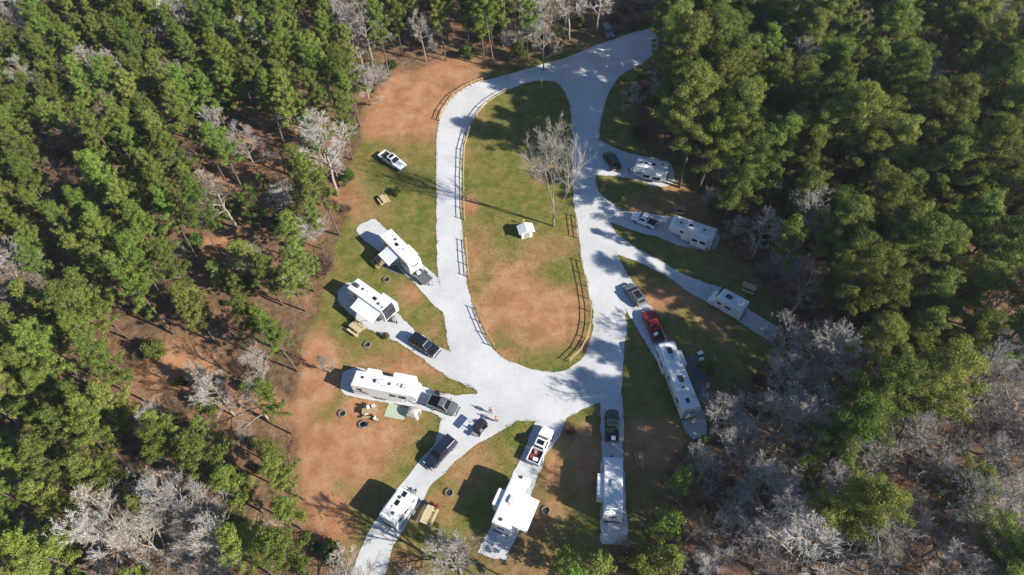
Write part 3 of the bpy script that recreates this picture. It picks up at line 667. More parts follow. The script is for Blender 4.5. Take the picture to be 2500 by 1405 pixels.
# understory between the big trees
for (x, y) in [(random.uniform(-130, 130), random.uniform(18, 165)) for _ in range(2600)]:
    bx, by = P(x, y, 0)
    if not (-60 < bx < 2560 and -20 < by < 1430) or inpoly(bx, by, CAMP): continue
    if HOUSEBOX[0] < bx < HOUSEBOX[1] and by < 60: continue
    if near_tree(x, y, 2.2): continue
    reg = region(bx, by); code = WOODS[int(by // 100) if 0 <= by < 1400 else 13][int(min(24, max(0, bx // 100)))]
    if code == '.' and random.random() < .8: continue
    if code == 'S' and random.random() < .5: continue
    if random.random() < .45 and CNT['bush'] < 295:
        CNT['bush'] += 1; plant(random.choice(BUSH), 'evergreen_bush', x, y, random.uniform(.5, 1.4), lab('bush', reg), 'bush', grp('bush', reg), parts=('stem', 'foliage')); note(x, y)
    elif CNT['brush'] < 290:
        CNT['brush'] += 1; plant(random.choice(BRUSH), 'leafless_shrub', x, y, random.uniform(.7, 1.7), lab('brush', reg), 'shrub', grp('brush', reg), parts=('stem', 'twigs')); note(x, y)
for (px, py, lb) in ((2325, 1185, 'crimson-leaved bush among grey bare trees at lower right'), (2470, 1062, 'small crimson-leaved bush near the right edge of the photo')):
    g = G(px, py); plant(REDBUSH[0], 'red_bush', g.x, g.y, 1.5 if px < 2400 else 1.0, lb, 'bush', parts=('stem', 'foliage'))
print('TREES', CNT, len(PLACED))

# ------------------------------------------------------------------ split-rail fences
def resample(pts, step):
    pts = [G(*p) for p in pts]; out = [pts[0]]; acc = 0
    for a, b in zip(pts, pts[1:]):
        L_ = (b - a).length; t = step - acc
        while t <= L_: out.append(a.lerp(b, t / L_)); t += step
        acc = L_ - (t - step)
    return out
POSTM = MB().box((0, 0, .55), (.13, .13, 1.42), bev=.015).mesh('post', M['rail'])
def fence(pts, label, step=2.6):
    ps = resample(pts, step); c = ps[len(ps) // 2].copy(); c.z = 0
    e = empty('split_rail_fence', c, 0, label, 'fence', None)
    for p in ps:
        o = bpy.data.objects.new('post', POSTM); COL.objects.link(o); o.parent = e; o.location = p - c; o.rotation_euler = (random.gauss(0, .02), random.gauss(0, .02), random.random())
    for a, b in zip(ps, ps[1:]):
        for z in (.55, 1.08):
            d = (b - a).normalized() * .12
            MB().tube([a - c - d + Vector((0, 0, z + random.gauss(0, .02))), (a + b) / 2 - c + Vector((0, 0, z + random.gauss(0, .015))), b - c + d + Vector((0, 0, z + random.gauss(0, .02)))], [.055, .065, .055], 6).build('rail', M['rail'], e)
fence([(1243,223),(1205,243),(1170,275),(1148,318),(1134,365),(1132,430),(1133,500),(1135,545)], 'long curved split-rail fence along upper left rim of the grass island')
fence([(1137,592),(1141,640),(1146,690),(1150,705)], 'short straight split-rail fence along the left rim of the island, middle section')
fence([(1163,757),(1182,805),(1200,840),(1218,862),(1232,874)], 'split-rail fence along the lower left rim of the island')
fence([(1405,530),(1410,560),(1414,594)], 'shortest split-rail fence on right rim of the island near the lone bare tree')
fence([(1418,640),(1432,700),(1442,760),(1441,808),(1428,846),(1404,876),(1376,896)], 'curved split-rail fence around the lower right rim of the island')
fence([(1074,296),(1082,272),(1108,238),(1148,212),(1200,194)], 'curved split-rail fence along the clay bank outside the road')

# ------------------------------------------------------------------ vehicles
WHEEL_T = MB().tube([(0, -.13, 0), (0, -.10, 0), (0, .10, 0), (0, .13, 0)], [.33, .39, .39, .33], 18).mesh('tyre', M['rubber'], True)
WHEEL_R = MB().tube([(0, -.14, 0), (0, .14, 0)], .23, 14).mesh('rim', M['steel'])
def wheel(par, x, y, r=.39, z=None):
    o = bpy.data.objects.new('wheel', WHEEL_T); COL.objects.link(o); o.parent = par; o.location = (x, y, r if z is None else z); s = r / .39; o.scale = (s, 1, s)
    q = bpy.data.objects.new('rim', WHEEL_R); COL.objects.link(q); q.parent = o; return o
def place(rear, front, z):
    a, b = G(*rear, z), G(*front, z); c = (a + b) / 2; d = b - a
    return Vector((c.x, c.y, 0)), math.atan2(d.y, d.x), d.length
def flatpanel(name, par, c, u, v, m, off=.008, th=.02):
    return MB().quadpanel(c, u[0], u[1], v[0], v[1], off, th).build(name, m, par)
def car(name, label, cat, rear, front, paint, kind='pickup', z=1.0, sunroof=False, topper=False, rack=False, L=None, hs=1.0, roofm=None, z0=.045):
    c, rz, Lm = place(rear, front, z); L = L or min(max(Lm, 4.3), 6.2)
    e = empty(name, (c.x, c.y, z0), rz, label, cat); pm = M['car_' + paint]; h = L / 2; W = .99
    f = L / 5.8
    zb, belt = .36, 1.10 * hs; roof = (1.88 if kind == 'pickup' else 1.78) * hs
    cr = -.72 * f if kind == 'pickup' else -h + .12           # rear of the cab at belt line
    lo = cr if kind == 'pickup' else -h + .02
    cowl = 1.20 * f
    secs = []
    if kind != 'pickup': secs.append(rsec(-h + .02, W - .12, .48, belt - .22, .08)); secs.append(rsec(-h + .12, W - .04, .40, belt - .02, .1))
    secs += [rsec(lo if kind == 'pickup' else -h + .5, W, zb, belt, .10), rsec(cowl, W, zb, belt + .03, .12), rsec(h - .65, W - .03, zb, belt - .05, .16), rsec(h - .18, W - .10, .44, belt - .16, .16), rsec(h, W - .24, .52, belt - .32, .12)]
    MB().loft(secs).build('body', pm, e, True if False else False)
    # cab: belt to roof
    t0, t1 = (cr + .14, .52 * f) if kind == 'pickup' else (cr + .38, .42 * f)
    b0, b1, wb, wt = cr + .01, cowl + .12, W - .05, W - .25
    MB().loft([rrect(b0, b1, wb, .16, belt - .03), rrect(t0 - .03, t1 + .08, wt + .03, .16, roof - .10), rrect(t0 + .02, t1, wt - .02, .16, roof - .02), rrect(t0 + .14, t1 - .14, wt - .14, .1, roof)]).build('cab', roofm or pm, e, True if False else False)
    zt = roof - .12; zl = belt + .03
    k = (zl - belt + .03) / (roof - .10 - belt + .03)
    B = lambda sx, sy, zz: None
    bot = [(b1, -wb), (b1, wb), (b0, wb), (b0, -wb)]; top = [(t1 + .08, -wt - .03), (t1 + .08, wt + .03), (t0 - .03, wt + .03), (t0 - .03, -wt - .03)]
    zc0, zc1 = belt - .03, roof - .10
    def face(i, j): return [(*bot[i], zc0), (*bot[j], zc0), (*top[j], zc1), (*top[i], zc1)]
    flatpanel('windshield', e, face(0, 1), (.08, .92), (.12, .96), M['glass'], .012)
    flatpanel('rear_window', e, face(2, 3), (.14, .86), (.22, .92), M['glass'], .012)
    n = 2 if kind == 'pickup' else 3
    for s, (i, j) in ((1, (1, 2)), (-1, (3, 0))):
        for q in range(n):
            u0 = .10 + .80 * q / n; u1 = .10 + .80 * (q + 1) / n - .03
            flatpanel('side_window', e, face(i, j), (u0, u1), (.16, .93), M['glass'], .012)
    if sunroof: MB().box(((t0 + t1) / 2 + .02, 0, roof - .004), ((t1 - t0) * .66, wt * 1.45, .03), bev=.012).build('sunroof', M['glass'], e)
    if kind == 'pickup':
        bl = cr - .03 - (-h + .12); bc = (cr - .03 + -h + .12) / 2
        bd = MB(); bd.box((bc, 0, .58), (bl, 2 * W - .02, .30), bev=.03)
        for s in (1, -1): bd.box((bc, s * (W - .08), .905), (bl, .155, .37), bev=.03)
        bd.box((cr - .075, 0, .905), (.07, 2 * W - .34, .36)); bd.build('bed', pm, e)
        MB().box((bc, 0, .745), (bl - .2, 2 * W - .34, .03)).build('bed_liner', M['black'], e)
        MB().box((-h + .085, 0, .86), (.07, 2 * W - .06, .46), bev=.02).build('tailgate', pm, e)
        if topper:
            MB().loft([rrect(-h + .10, cr + .02, W - .04, .1, 1.095), rrect(-h + .22, cr + .06, W - .2, .1, roof - .12), rrect(-h + .34, cr - .02, W - .3, .08, roof - .05)]).build('bed_cap', pm, e)
    if rack:
        rk = MB()
        for s in (1, -1): rk.tube([(t0 + .15, s * (wt - .02), roof + .07), (t1 - .15, s * (wt - .02), roof + .07)], .025, 6)
        for x in (t0 + .3, (t0 + t1) / 2, t1 - .3): rk.tube([(x, -wt + .02, roof + .06), (x, wt - .02, roof + .06)], .022, 6)
        rk.build('roof_rack', M['black'], e)
    for s in (1, -1):
        MB().box((h - .12, s * (W - .30), belt - .30), (.16, .34, .18), bev=.03).build('headlight', M['lamp'], e)
        MB().box((-h + (.06 if kind == 'pickup' else .04), s * (W - .13), belt - .26), (.10, .16, .30), bev=.02).build('taillight', M['tail'], e)
        MB().box((cowl - .18, s * (W + .12), belt + .12), (.14, .22, .18), bev=.03).build('mirror', M['black'], e)
        MB().box((cr + .9, s * (W + .01), .92 * hs), (.16, .03, .035)).build('door_handle', M['black'], e)
        for x in (h - .98, -h + 1.12): wheel(e, x, s * (W - .12))
    MB().box((h - .02, 0, .58), (.14, 1.3, .2), bev=.03).build('grille', M['black'], e)
    MB().box((h + .03, 0, .47), (.16, 1.75, .17), bev=.04).build('bumper', M['steel'] if paint != 'red' else M['black'], e)
    MB().box((-h + .02, 0, .50), (.16, 1.85, .17), bev=.04).build('bumper', M['steel'], e)
    return e, L
car('pickup_truck', 'white crew-cab pickup with black sunroof parked on grass left of the road', 'pickup', (930,372), (985,408), 'white', sunroof=True)
car('sport_utility_car', 'black SUV nosing out of the gravel pad toward the road, left side', 'SUV', (1003,820), (1068,861), 'black', 'suv', sunroof=True)
car('pickup_truck', 'dark pickup in front of the long white trailer with hose', 'pickup', (1046,974), (1117,1001), 'grey')
car('pickup_truck', 'black pickup with bed cap parked alone on the lower left pad', 'pickup', (1106,1069), (1043,1137), 'navy', topper=True, rack=True)
pk1, _ = car('pickup_truck', 'white pickup with black glass roof and loaded bed on the bottom centre pad', 'pickup', (1299,1130), (1340,1044), 'white', sunroof=True)
pk2, _ = car('pickup_truck', 'dark green pickup with pale-framed sunroof, nose up, on the bottom right pad', 'pickup', (1494,1078), (1495,999), 'green', sunroof=True)
car('sport_utility_car', 'grey car parked at the road edge just above the red pickup', 'car', (1566,737), (1535,697), 'grey', 'suv', sunroof=True, hs=.9, L=4.6)
pk3, _ = car('pickup_truck', 'dark red pickup hitched to the longest white trailer on the right', 'pickup', (1610,832), (1580,757), 'red')
car('sport_utility_car', 'black SUV in tree shade in front of the small trailer at upper right', 'SUV', (1506,410), (1481,370), 'black', 'suv', L=4.9)
car('pickup_truck', 'white pickup hitched ahead of the white fifth-wheel on the right', 'pickup', (1604,547), (1544,523), 'white')
car('sport_utility_car', 'grey car in deep shade beside the road at the top of the photo', 'car', (1474,60), (1492,88), 'grey', 'suv', hs=.88, L=4.5)
def beditem(pk, name, label, cat, dx, dy, dims, m, rz=0):
    Mx = pk.matrix_basis; p = Mx @ Vector((dx, dy, .77))
    e = MB().box((0, 0, dims[2] / 2), dims, bev=.04).build(name, m); e.location = p; e.rotation_euler = (0, 0, pk.rotation_euler[2] + rz); return tag(e, label, cat)
beditem(pk1, 'duffel_bag', 'pink bag in the bed of the white pickup at bottom centre', 'bag', -1.25, .2, (.6, .4, .35), M['pink'], .4)
beditem(pk1, 'duffel_bag', 'dark red bag near the tailgate of the white pickup at bottom centre', 'bag', -2.05, .45, (.6, .45, .35), M['red'], .2)
beditem(pk1, 'storage_box', 'white box at the tailgate of the white pickup at bottom centre', 'box', -2.25, -.2, (.5, .7, .32), M['white'], .1)
beditem(pk2, 'storage_box', 'white box in the bed of the dark green pickup', 'box', -2.0, -.2, (.55, .6, .4), M['white'], .1)
beditem(pk3, 'storage_box', 'white box in the bed of the dark red pickup', 'box', -1.7, .2, (.45, .75, .35), M['white'], .5)

# flat utility trailer
c, rz, L = place((1006,657), (1052,692), .6)
e = empty('utility_trailer', (c.x, c.y, .04), rz, 'grey mesh-deck utility trailer with low rails in front of uppermost left trailer', 'trailer')
L = 3.6; MB().box((0, 0, .55), (L, 1.9, .05)).build('deck', M['mesh_deck'], e)
fr = MB()
for s in (1, -1): fr.box((0, s * .93, .52), (L + .04, .07, .12)); 
for x in (-L/2, L/2): fr.box((x, 0, .52), (.07, 1.8, .12))
fr.build('frame', M['grey'], e)
for s in (1, -1):
    r_ = MB().tube([(-L/2, s*.93, .92), (L/2, s*.93, .92)], .03, 6)
    for k in range(5): r_.tube([(-L/2 + L*k/4, s*.93, .55), (-L/2 + L*k/4, s*.93, .92)], .025, 5)
    r_.build('side_rail', M['grey'], e); wheel(e, -.1, s * 1.08, .33)
    MB().box((-.1, s * 1.09, .70), (1.0, .26, .04), bev=.015).build('mudguard', M['black'], e)
MB().bar((L/2, .6, .5), (L/2 + 1.1, 0, .48), .08).bar((L/2, -.6, .5), (L/2 + 1.1, 0, .48), .08).build('tongue', M['grey'], e)

# golf cart
c, rz, L = place((1163,1057), (1182,1034), .6)
e = empty('golf_cart', (c.x, c.y, .08), rz, 'dark golf cart with canopy roof standing on the gravel junction', 'golf cart')
MB().loft([rsec(-1.25, .52, .32, .62, .08), rsec(-.3, .60, .25, .48, .06), rsec(.45, .60, .25, .45, .06), rsec(.75, .58, .28, .85, .1), rsec(1.2, .45, .35, .66, .12)]).build('body', M['car_black'], e)
MB().box((-.28, 0, .70), (.55, 1.12, .16), bev=.05).build('seat', M['grey'], e); MB().box((-.56, 0, .98), (.12, 1.1, .45), bev=.04).build('backrest', M['grey'], e)
MB().loft([rrect(-1.15, .95, .60, .15, 1.86), rrect(-1.13, .93, .58, .15, 1.91), rrect(-.95, .75, .45, .12, 1.95)]).build('canopy', M['black'], e)
for s in (1, -1):
    MB().tube([(.80, s*.52, .8), (.55, s*.54, 1.87)], .02, 6).build('roof_post', M['black'], e); MB().tube([(-.95, s*.52, .6), (-.9, s*.54, 1.87)], .02, 6).build('roof_post', M['black'], e)
    for x in (.82, -.85): wheel(e, x, s * .52, .25)
MB().box((-1.3, 0, .72), (.5, 1.0, .08), bev=.02).build('rear_rack', M['grey'], e)
MB().tube([(.5, .28, .75), (.35, .28, 1.0)], .02, 6).tube([(.35 + .17*math.cos(t)*.5, .28 + .17*math.sin(t), 1.0 + .17*math.cos(t)*.85) for t in np.linspace(0, 6.28, 13)], .018, 5).build('steering_wheel', M['black'], e)

# ------------------------------------------------------------------ camping trailers
def rv(name, label, cat, rear, front, H=3.35, W=2.45, kind='trailer', slides=(), awning=None, wins=True, items=(), front_m='wall', stripe=True, door=-1, wall='wall', L=None, ladder=True, axles=2, z0=.06, roofm='roof', steps=True, propane=True, wallwin=None):
    c, rz, Lm = place(rear, front, H); L = L or Lm; h = L / 2
    e = empty(name, (c.x, c.y, z0), rz, label, cat)
    if kind == 'fifth':
        prof = [(-h, .62), (h - 2.55, .62), (h - 2.45, .75), (h - 2.3, 1.55), (h - .55, 1.62), (h - .08, 1.95), (h, 2.5), (h - .18, H - .25), (h - .55, H), (-h + .12, H), (-h, H - .12)]
    elif kind == 'van':
        prof = [(-h, .45), (h - .1, .45), (h, .7), (h - .05, 1.15), (h - .75, 1.45), (h - 1.35, H - .25), (h - 1.7, H), (-h + .15, H), (-h, H - .15)]
    else:
        prof = [(-h, .58), (h - .55, .58), (h - .18, .85), (h - .02, 1.35), (h, 2.0), (h - .10, H - .55), (h - .32, H - .12), (h - .6, H), (-h + .10, H), (-h, H - .10)]
    bm = bmesh.new(); v0 = [bm.verts.new((x, -W/2, z)) for x, z in prof]; fc = bm.faces.new(v0)
    ex = bmesh.ops.extrude_face_region(bm, geom=[fc]); bmesh.ops.translate(bm, verts=[v for v in ex['geom'] if isinstance(v, bmesh.types.BMVert)], vec=(0, W, 0))
    bmesh.ops.recalc_face_normals(bm, faces=bm.faces[:])
    ed = [g for g in bm.edges if len(g.link_faces) == 2 and abs(abs(g.verts[0].co.y) - W/2) < 1e-4 and abs(g.verts[0].co.y - g.verts[1].co.y) < 1e-4]
    bmesh.ops.bevel(bm, geom=ed, offset=.07, segments=2, affect='EDGES', profile=.6)
    me_ = bpy.data.meshes.new('shell'); bm.to_mesh(me_); bm.free(); me_.materials.append(M[wall]); o = bpy.data.objects.new('shell', me_); COL.objects.link(o); o.parent = e
    rx1 = {'fifth': h - .6, 'van': h - 1.75}.get(kind, h - .66)
    MB().loft([rrect(-h + .14, rx1, W/2 - .10, .06, H - .02), rrect(-h + .14, rx1, W/2 - .10, .06, H + .012), rrect(-h + .2, rx1 - .06, W/2 - .3, .06, H + .03)]).build('roof', M[roofm], e)
    # front cap
    if front_m != 'wall' and kind != 'van':
        q = [p for p in prof if p[0] > h - .75 and p[1] > (1.0 if kind == 'trailer' else 1.6)]
        q = sorted(q, key=lambda p: p[1]); cap = MB(); vs = []; fs = []
        for x, z in q: vs += [(x + .014, -W/2 + .10, z + .006), (x + .014, W/2 - .10, z + .006), (x - .03, -W/2 + .10, z - .01), (x - .03, W/2 - .10, z - .01)]
        for k in range(len(q) - 1): fs.append((4*k, 4*k+1, 4*k+5, 4*k+4)); fs += [(4*k, 4*k+4, 4*k+6, 4*k+2), (4*k+1, 4*k+3, 4*k+7, 4*k+5), (4*k+2, 4*k+6, 4*k+7, 4*k+3)]
        cap.add(vs, fs); cap.build('front_cap', M[front_m], e)
    if kind == 'trailer':
        flatpanel('front_window', e, [(h + .0, -W/2 + .5, 1.75), (h + .0, W/2 - .5, 1.75), (h - .10, W/2 - .5, H - .6), (h - .10, -W/2 + .5, H - .6)], (0, 1), (.1, .9), M['glass'], .03, .05)
    if kind == 'van':
        flatpanel('windshield', e, [(h - .75, -W/2 + .1, 1.45), (h - .75, W/2 - .1, 1.45), (h - 1.35, W/2 - .1, H - .25), (h - 1.35, -W/2 + .1, H - .25)], (.05, .95), (.08, .92), M['glass'], .012, .03)
        for s in (1, -1): MB().box((h - .03, s * (W/2 - .3), .95), (.12, .3, .2), bev=.03).build('headlight', M['lamp'], e)
    # side windows, stripe
    for s in (1, -1):
        y = s * (W/2 + .004)
        spots = [(-.30, 2.15, .9, .6), (.02, 2.15, .7, .55), (.30, 2.2, .8, .6)] if wallwin is None else wallwin
        for fx, z, ww, hh in spots:
            x = fx * L
            if any(sl[0] == s and sl[1] * L - h - .6 < x < sl[2] * L - h + .6 for sl in slides): continue
            MB().box((x, y, z), (ww, .03, hh), bev=.012).build('window', M['glass'], e)
        if stripe:
            MB().box((-.25 if kind == 'fifth' else 0, s * (W/2 + .002), 1.30), (L * (.70 if kind == 'fifth' else .80), .016, .30)).build('stripe', M['stripe'], e)
    if kind != 'van' and door:
        d = MB().box((.16 * L, door * (W/2 + .006), 1.62), (.68, .03, 1.86), bev=.012).build('door', M['wall_grey'] if wall != 'wall_dark' else M['grey'], e)
        MB().box((.16 * L - .26, door * (W/2 + .04), 1.55), (.06, .06, .12)).build('handle', M['black'], d)
        if steps:
            st = MB()
            for k in range(2): st.box((.16 * L, door * (W/2 + .18 + .22 * k), .42 - .2 * k), (.62, .24, .04))
            st.build('step', M['steel'], e)
    # slide-outs: (side, start, end, depth, z0, z1)
    for sl in slides:
        s, f0, f1, dp = sl[:4]; za, zb = (sl[4:6] if len(sl) > 5 else (.85, H - .38)); x0, x1 = f0 * L - h, f1 * L - h
        b = MB().box(((x0 + x1) / 2, s * (W/2 + dp/2 - .03), (za + zb) / 2), (x1 - x0, dp + .06, zb - za), bev=.035).build('slide_out', M[sl[6] if len(sl) > 6 else wall], e)
        MB().box(((x0 + x1) / 2, s * (W/2 + dp/2 + .005), zb + .012), (x1 - x0 - .02, dp + .04, .035), bev=.012).build('slide_roof', M[roofm], b)
        nw = max(1, int((x1 - x0) / 1.3))
        for k in range(nw):
            MB().box((x0 + (x1 - x0) * (k + .5) / nw, s * (W/2 + dp + .004), zb - .72), ((x1 - x0) / nw * .66, .03, .58), bev=.012).build('window', M['glass'], b)
    if awning:
        s, f0, f1, dp, m_ = (*awning, 'awning')[:5]; x0, x1 = f0 * L - h, f1 * L - h; za, zb = H - .30, H - .95
        vs = []; n = 6
        for k in range(n + 1):
            t = k / n; y = s * (W/2 + .03 + dp * t); z = za + (zb - za) * t - .10 * math.sin(PI * t) * .6
            vs += [(x0, y, z), (x1, y, z), (x0, y, z - .015), (x1, y, z - .015)]
        fs = []
        for k in range(n): fs += [(4*k, 4*k+1, 4*k+5, 4*k+4), (4*k+2, 4*k+6, 4*k+7, 4*k+3), (4*k, 4*k+4, 4*k+6, 4*k+2), (4*k+1, 4*k+3, 4*k+7, 4*k+5)]
        a = MB().add(vs, fs).build('awning', M[m_], e)
        MB().tube([(x0 - .05, s * (W/2 + dp + .05), zb), (x1 + .05, s * (W/2 + dp + .05), zb)], .06, 8).build('roller', M['white'], a)
        for x in (x0, x1): MB().bar((x, s * (W/2 + dp + .03), zb), (x, s * (W/2 + .04), 1.2), .05, .03).build('arm', M['steel'], a)
    # things on the roof: (what, fraction along from rear, across)
    for it in items:
        k, fx, fy = it[:3]; x, y = fx * L - h, fy * W
        if k == 'ac': MB().loft([rrect(x - .52, x + .52, .34, .1, H + .01), rrect(x - .52, x + .48, .33, .1, H + .22), rrect(x - .4, x + .34, .25, .08, H + .31)]).build('air_conditioner', M['ac'], e); e.children[-1].location.y = y
        elif k == 'acw': MB().loft([rrect(x - .52, x + .52, .34, .1, H + .01), rrect(x - .52, x + .48, .33, .1, H + .22), rrect(x - .4, x + .34, .25, .08, H + .31)]).build('air_conditioner', M['ac_white'], e); e.children[-1].location.y = y
        elif k == 'vent': MB().box((x, y, H + .07), (.40, .40, .12), bev=.04).build('vent', M['ac'], e)
        elif k == 'ventw': MB().box((x, y, H + .07), (.42, .42, .12), bev=.04).build('vent', M['ac_white'], e)
        elif k == 'sky': MB().box((x, y, H + .05), (.75, .55, .10), bev=.04).build('skylight', M['glass'], e)
        elif k == 'solar': MB().box((x, y, H + .06), (1.3, .75, .04)).build('solar_panel', M['glass'], e)
        elif k == 'pipe': MB().tube([(x, y, H), (x, y, H + .22)], .05, 8).build('vent_pipe', M['grey'], e)
        elif k == 'ant': MB().tube([(x, y, H + .02), (x + .1, y, H + .12), (x + .9, y + .05, H + .12)], .025, 6).box((x + .9, y + .05, H + .13), (.08, .55, .04)).build('antenna', M['grey'], e)
        elif k == 'dish': MB().loft([rrect(x - .25, x + .25, .25, .24, H + .02), rrect(x - .25, x + .25, .25, .24, H + .2), rrect(x - .12, x + .12, .12, .11, H + .36)]).build('satellite_dome', M['white'], e); e.children[-1].location.y = y
    for s in (1, -1):
        if kind == 'van': ax = [(h - .95), (-h + 1.1)]
        else: ax = [(-.09 * L + (k - (axles - 1) / 2) * .88) for k in range(axles)]
        for x in ax: wheel(e, x, s * (W/2 - .16), .36)
        MB().box((-h - .01, s * (W/2 - .22), 1.15), (.05, .14, .34), bev=.02).build('taillight', M['tail'], e)
    MB().box((0 if kind != 'fifth' else -1.2, 0, .52), (L * .86 if kind != 'fifth' else L - 2.8, .9, .18)).build('chassis', M['black'], e)
    MB().box((-h - .08, 0, .55), (.14, W - .3, .12), bev=.02).build('bumper', M['black'], e)
    MB().box((-h - .004, 0, 2.2), (.03, 1.0, .6), bev=.012).build('rear_window', M['glass'], e)
    if ladder:
        ld = MB()
        for s in (.75, 1.1): ld.tube([(-h - .10, s - .05, .9), (-h - .10, s - .05, H + .05), (-h + .2, s - .05, H + .10)], .022, 6)
        for k in range(7): ld.tube([(-h - .10, .70, 1.1 + .33 * k), (-h - .10, 1.05, 1.1 + .33 * k)], .018, 5)
        ld.build('ladder', M['steel'], e)
    if kind == 'trailer':
        MB().bar((h - .4, .7, .52), (h + 1.15, 0, .50), .10).bar((h - .4, -.7, .52), (h + 1.15, 0, .50), .10).tube([(h + 1.0, 0, .0), (h + 1.0, 0, .85)], .05, 8).build('hitch', M['black'], e)
        if propane: MB().loft([rrect(h + .12, h + .62, .36, .15, .55), rrect(h + .13, h + .61, .35, .15, 1.0), rrect(h + .2, h + .54, .27, .12, 1.12)]).build('propane_cover', M[propane] if isinstance(propane, str) else M['grey'], e)
    elif kind == 'fifth':
        MB().box((h - 1.2, 0, 1.42), (.35, .35, .45), bev=.03).build('pin_box', M['black'], e)
        for s in (1, -1): MB().box((h - 2.25, s * .8, .78), (.10, .10, 1.5)).build('landing_leg', M['steel'], e)
    return e
rv('travel_trailer', 'white travel trailer with open awning, uppermost of the trailers on the left', 'trailer', (940,567), (1013,641), slides=[(1, .50, .82, .5, 1.0, 2.55, 'wall_dark')], awning=(-1, .30, .66, 2.1),
   items=[('sky', .42, -.05), ('pipe', .2, .2), ('pipe', .13, -.25), ('vent', .3, .15), ('ventw', .62, .1), ('pipe', .55, -.15)], front_m='teal', stripe=False, propane='teal')
rv('travel_trailer', 'white travel trailer with black front and long white awning, second down on the left', 'trailer', (860,691), (950,755), slides=[(1, .62, .99, .6)], awning=(-1, .32, .92, 2.0), front_m='wall_dark',
   items=[('ac', .12, .05), ('vent', .28, .05), ('sky', .62, 0), ('vent', .76, -.15), ('ant', .78, -.2), ('pipe', .4, .1)], wall='wall')
rv('fifth_wheel_trailer', 'long white trailer with two slide-outs and hose draped across it, third down on left', 'trailer', (862,922), (1022,952), kind='fifth', W=2.5, slides=[(1, .15, .36, .85), (1, .56, .9, .95)], front_m='teal',
   items=[('vent', .14, .1), ('vent', .33, .05), ('pipe', .45, .2), ('vent', .56, .0), ('ventw', .70, .05), ('pipe', .48, -.22), ('acw', .40, -.1), ('acw', .8, 0)], wallwin=[(-.38, 2.3, .8, .6), (.13, 2.3, 1.0, .7), (.27, 2.3, 1.2, .7)], stripe=False, door=0)
rv('travel_trailer', 'short white trailer with black front windows at the end of the lower left pad', 'trailer', (944,1268), (997,1195), H=3.2, items=[('sky', .82, 0), ('sky', .52, .05), ('vent', .68, .12), ('vent', .22, -.1), ('ventw', .36, .1)], wallwin=[(-.28, 2.1, .55, .5), (.02, 2.1, .8, .6), (.34, 2.15, .6, .5)], stripe=False, axles=2)
rv('fifth_wheel_trailer', 'wide white trailer with slide-out and bulging awning on the bottom centre pad', 'trailer', (1221,1284), (1276,1158), kind='fifth', H=3.5, slides=[(1, .30, .62, .95), (-1, .12, .66, .9, .9, 3.2)], awning=(-1, .10, .70, 2.0), items=[('vent', .93, .0), ('ant', .38, -.02), ('vent', .10, .1), ('ventw', .55, .1), ('acw', .48, 0)], stripe=False, door=0)
rv('travel_trailer', 'white trailer under dappled shade on the bottom right pad behind the green pickup', 'trailer', (1498,1257), (1498,1112), slides=[(1, .28, .68, .85)], items=[('acw', .5, .0), ('ventw', .25, .1), ('ventw', .78, 0), ('pipe', .65, .2)], front_m='teal', propane='black')
rv('travel_trailer', 'longest white trailer with black roof vents, hitched behind the red pickup', 'trailer', (1691,999), (1625,832), kind='fifth', H=3.5, slides=[(-1, .62, .84, .6), (1, .64, .95, .35)], items=[('ac', .84, -.02), ('ant', .68, 0), ('ac', .42, .0), ('vent', .30, .05), ('sky', .12, .1), ('pipe', .24, .2)], stripe=True)
rv('camper_van', 'small white camper on the long shaded pad at right', 'camper', (1822,750), (1741,705), H=2.95, W=2.4, kind='van', items=[('ac', .52, .0), ('ventw', .3, .15), ('ventw', .12, -.1), ('dish', .2, -.3)], wallwin=[(-.1, 1.9, 1.0, .5), (.16, 1.85, .7, .5)], stripe=False, ladder=False)
rv('fifth_wheel_trailer', 'white fifth-wheel with two big dark windows behind the white pickup on the right', 'trailer', (1747,572), (1640,536), kind='fifth', H=3.4, slides=[(-1, .10, .46, .8)] if False else [(1, .10, .46, .7)], items=[('vent', .78, .05), ('sky', .56, .0), ('ventw', .4, .1), ('vent', .25, 0), ('acw', .66, 0)], wallwin=[(.20, 2.45, .6, .45), (-.2, 2.3, 1.2, .7)], stripe=False, door=0)
rv('travel_trailer', 'small white and blue-grey trailer in deep shade, uppermost on the right', 'trailer', (1632,411), (1551,393), H=3.1, W=2.4, slides=[(1, .12, .72, .55, .9, 2.2)], items=[('vent', .82, .1), ('vent', .66, .0), ('sky', .44, .0), ('vent', .18, -.2), ('pipe', .3, .1)], propane='white', stripe=True)

# ------------------------------------------------------------------ campsite furniture
def picnic_table(pp, rz, label, m='wood', s=1.0):
    g = G(*pp); e = empty('picnic_table', (g.x, g.y, 0), rz, label, 'picnic table', 'picnic tables'); e.scale = (s, s, s)
    for k in range(5): MB().box((0, -.30 + .15 * k, .755), (1.85, .14, .045), bev=.008).build('plank', M[m], e)
    for sd in (1, -1):
        MB().box((0, sd * .70, .45), (1.85, .26, .045), bev=.008).build('bench', M[m], e)
        MB().box((sd * .62, 0, .70), (.09, .70, .06)).box((sd * .62, 0, .40), (.09, 1.55, .07)).bar((sd * .62, .62, 0), (sd * .62, .22, .72), .09, .05).bar((sd * .62, -.62, 0), (sd * .62, -.22, .72), .09, .05).build('leg', M[m], e)
    return e
picnic_table((927,645), R_(-50), 'wooden picnic table below the awning of the uppermost left trailer', s=1.25)
picnic_table((872,808), R_(-40), 'wooden picnic table below the long white awning, beside the second left trailer', 'wood_pale', 1.3)
picnic_table((905,1010), R_(0), 'cluttered wooden picnic table below the long trailer with hose', s=1.2)
picnic_table((1045,1262), R_(65), 'pale wooden picnic table right of the short trailer at lower left', 'wood_pale', 1.35)
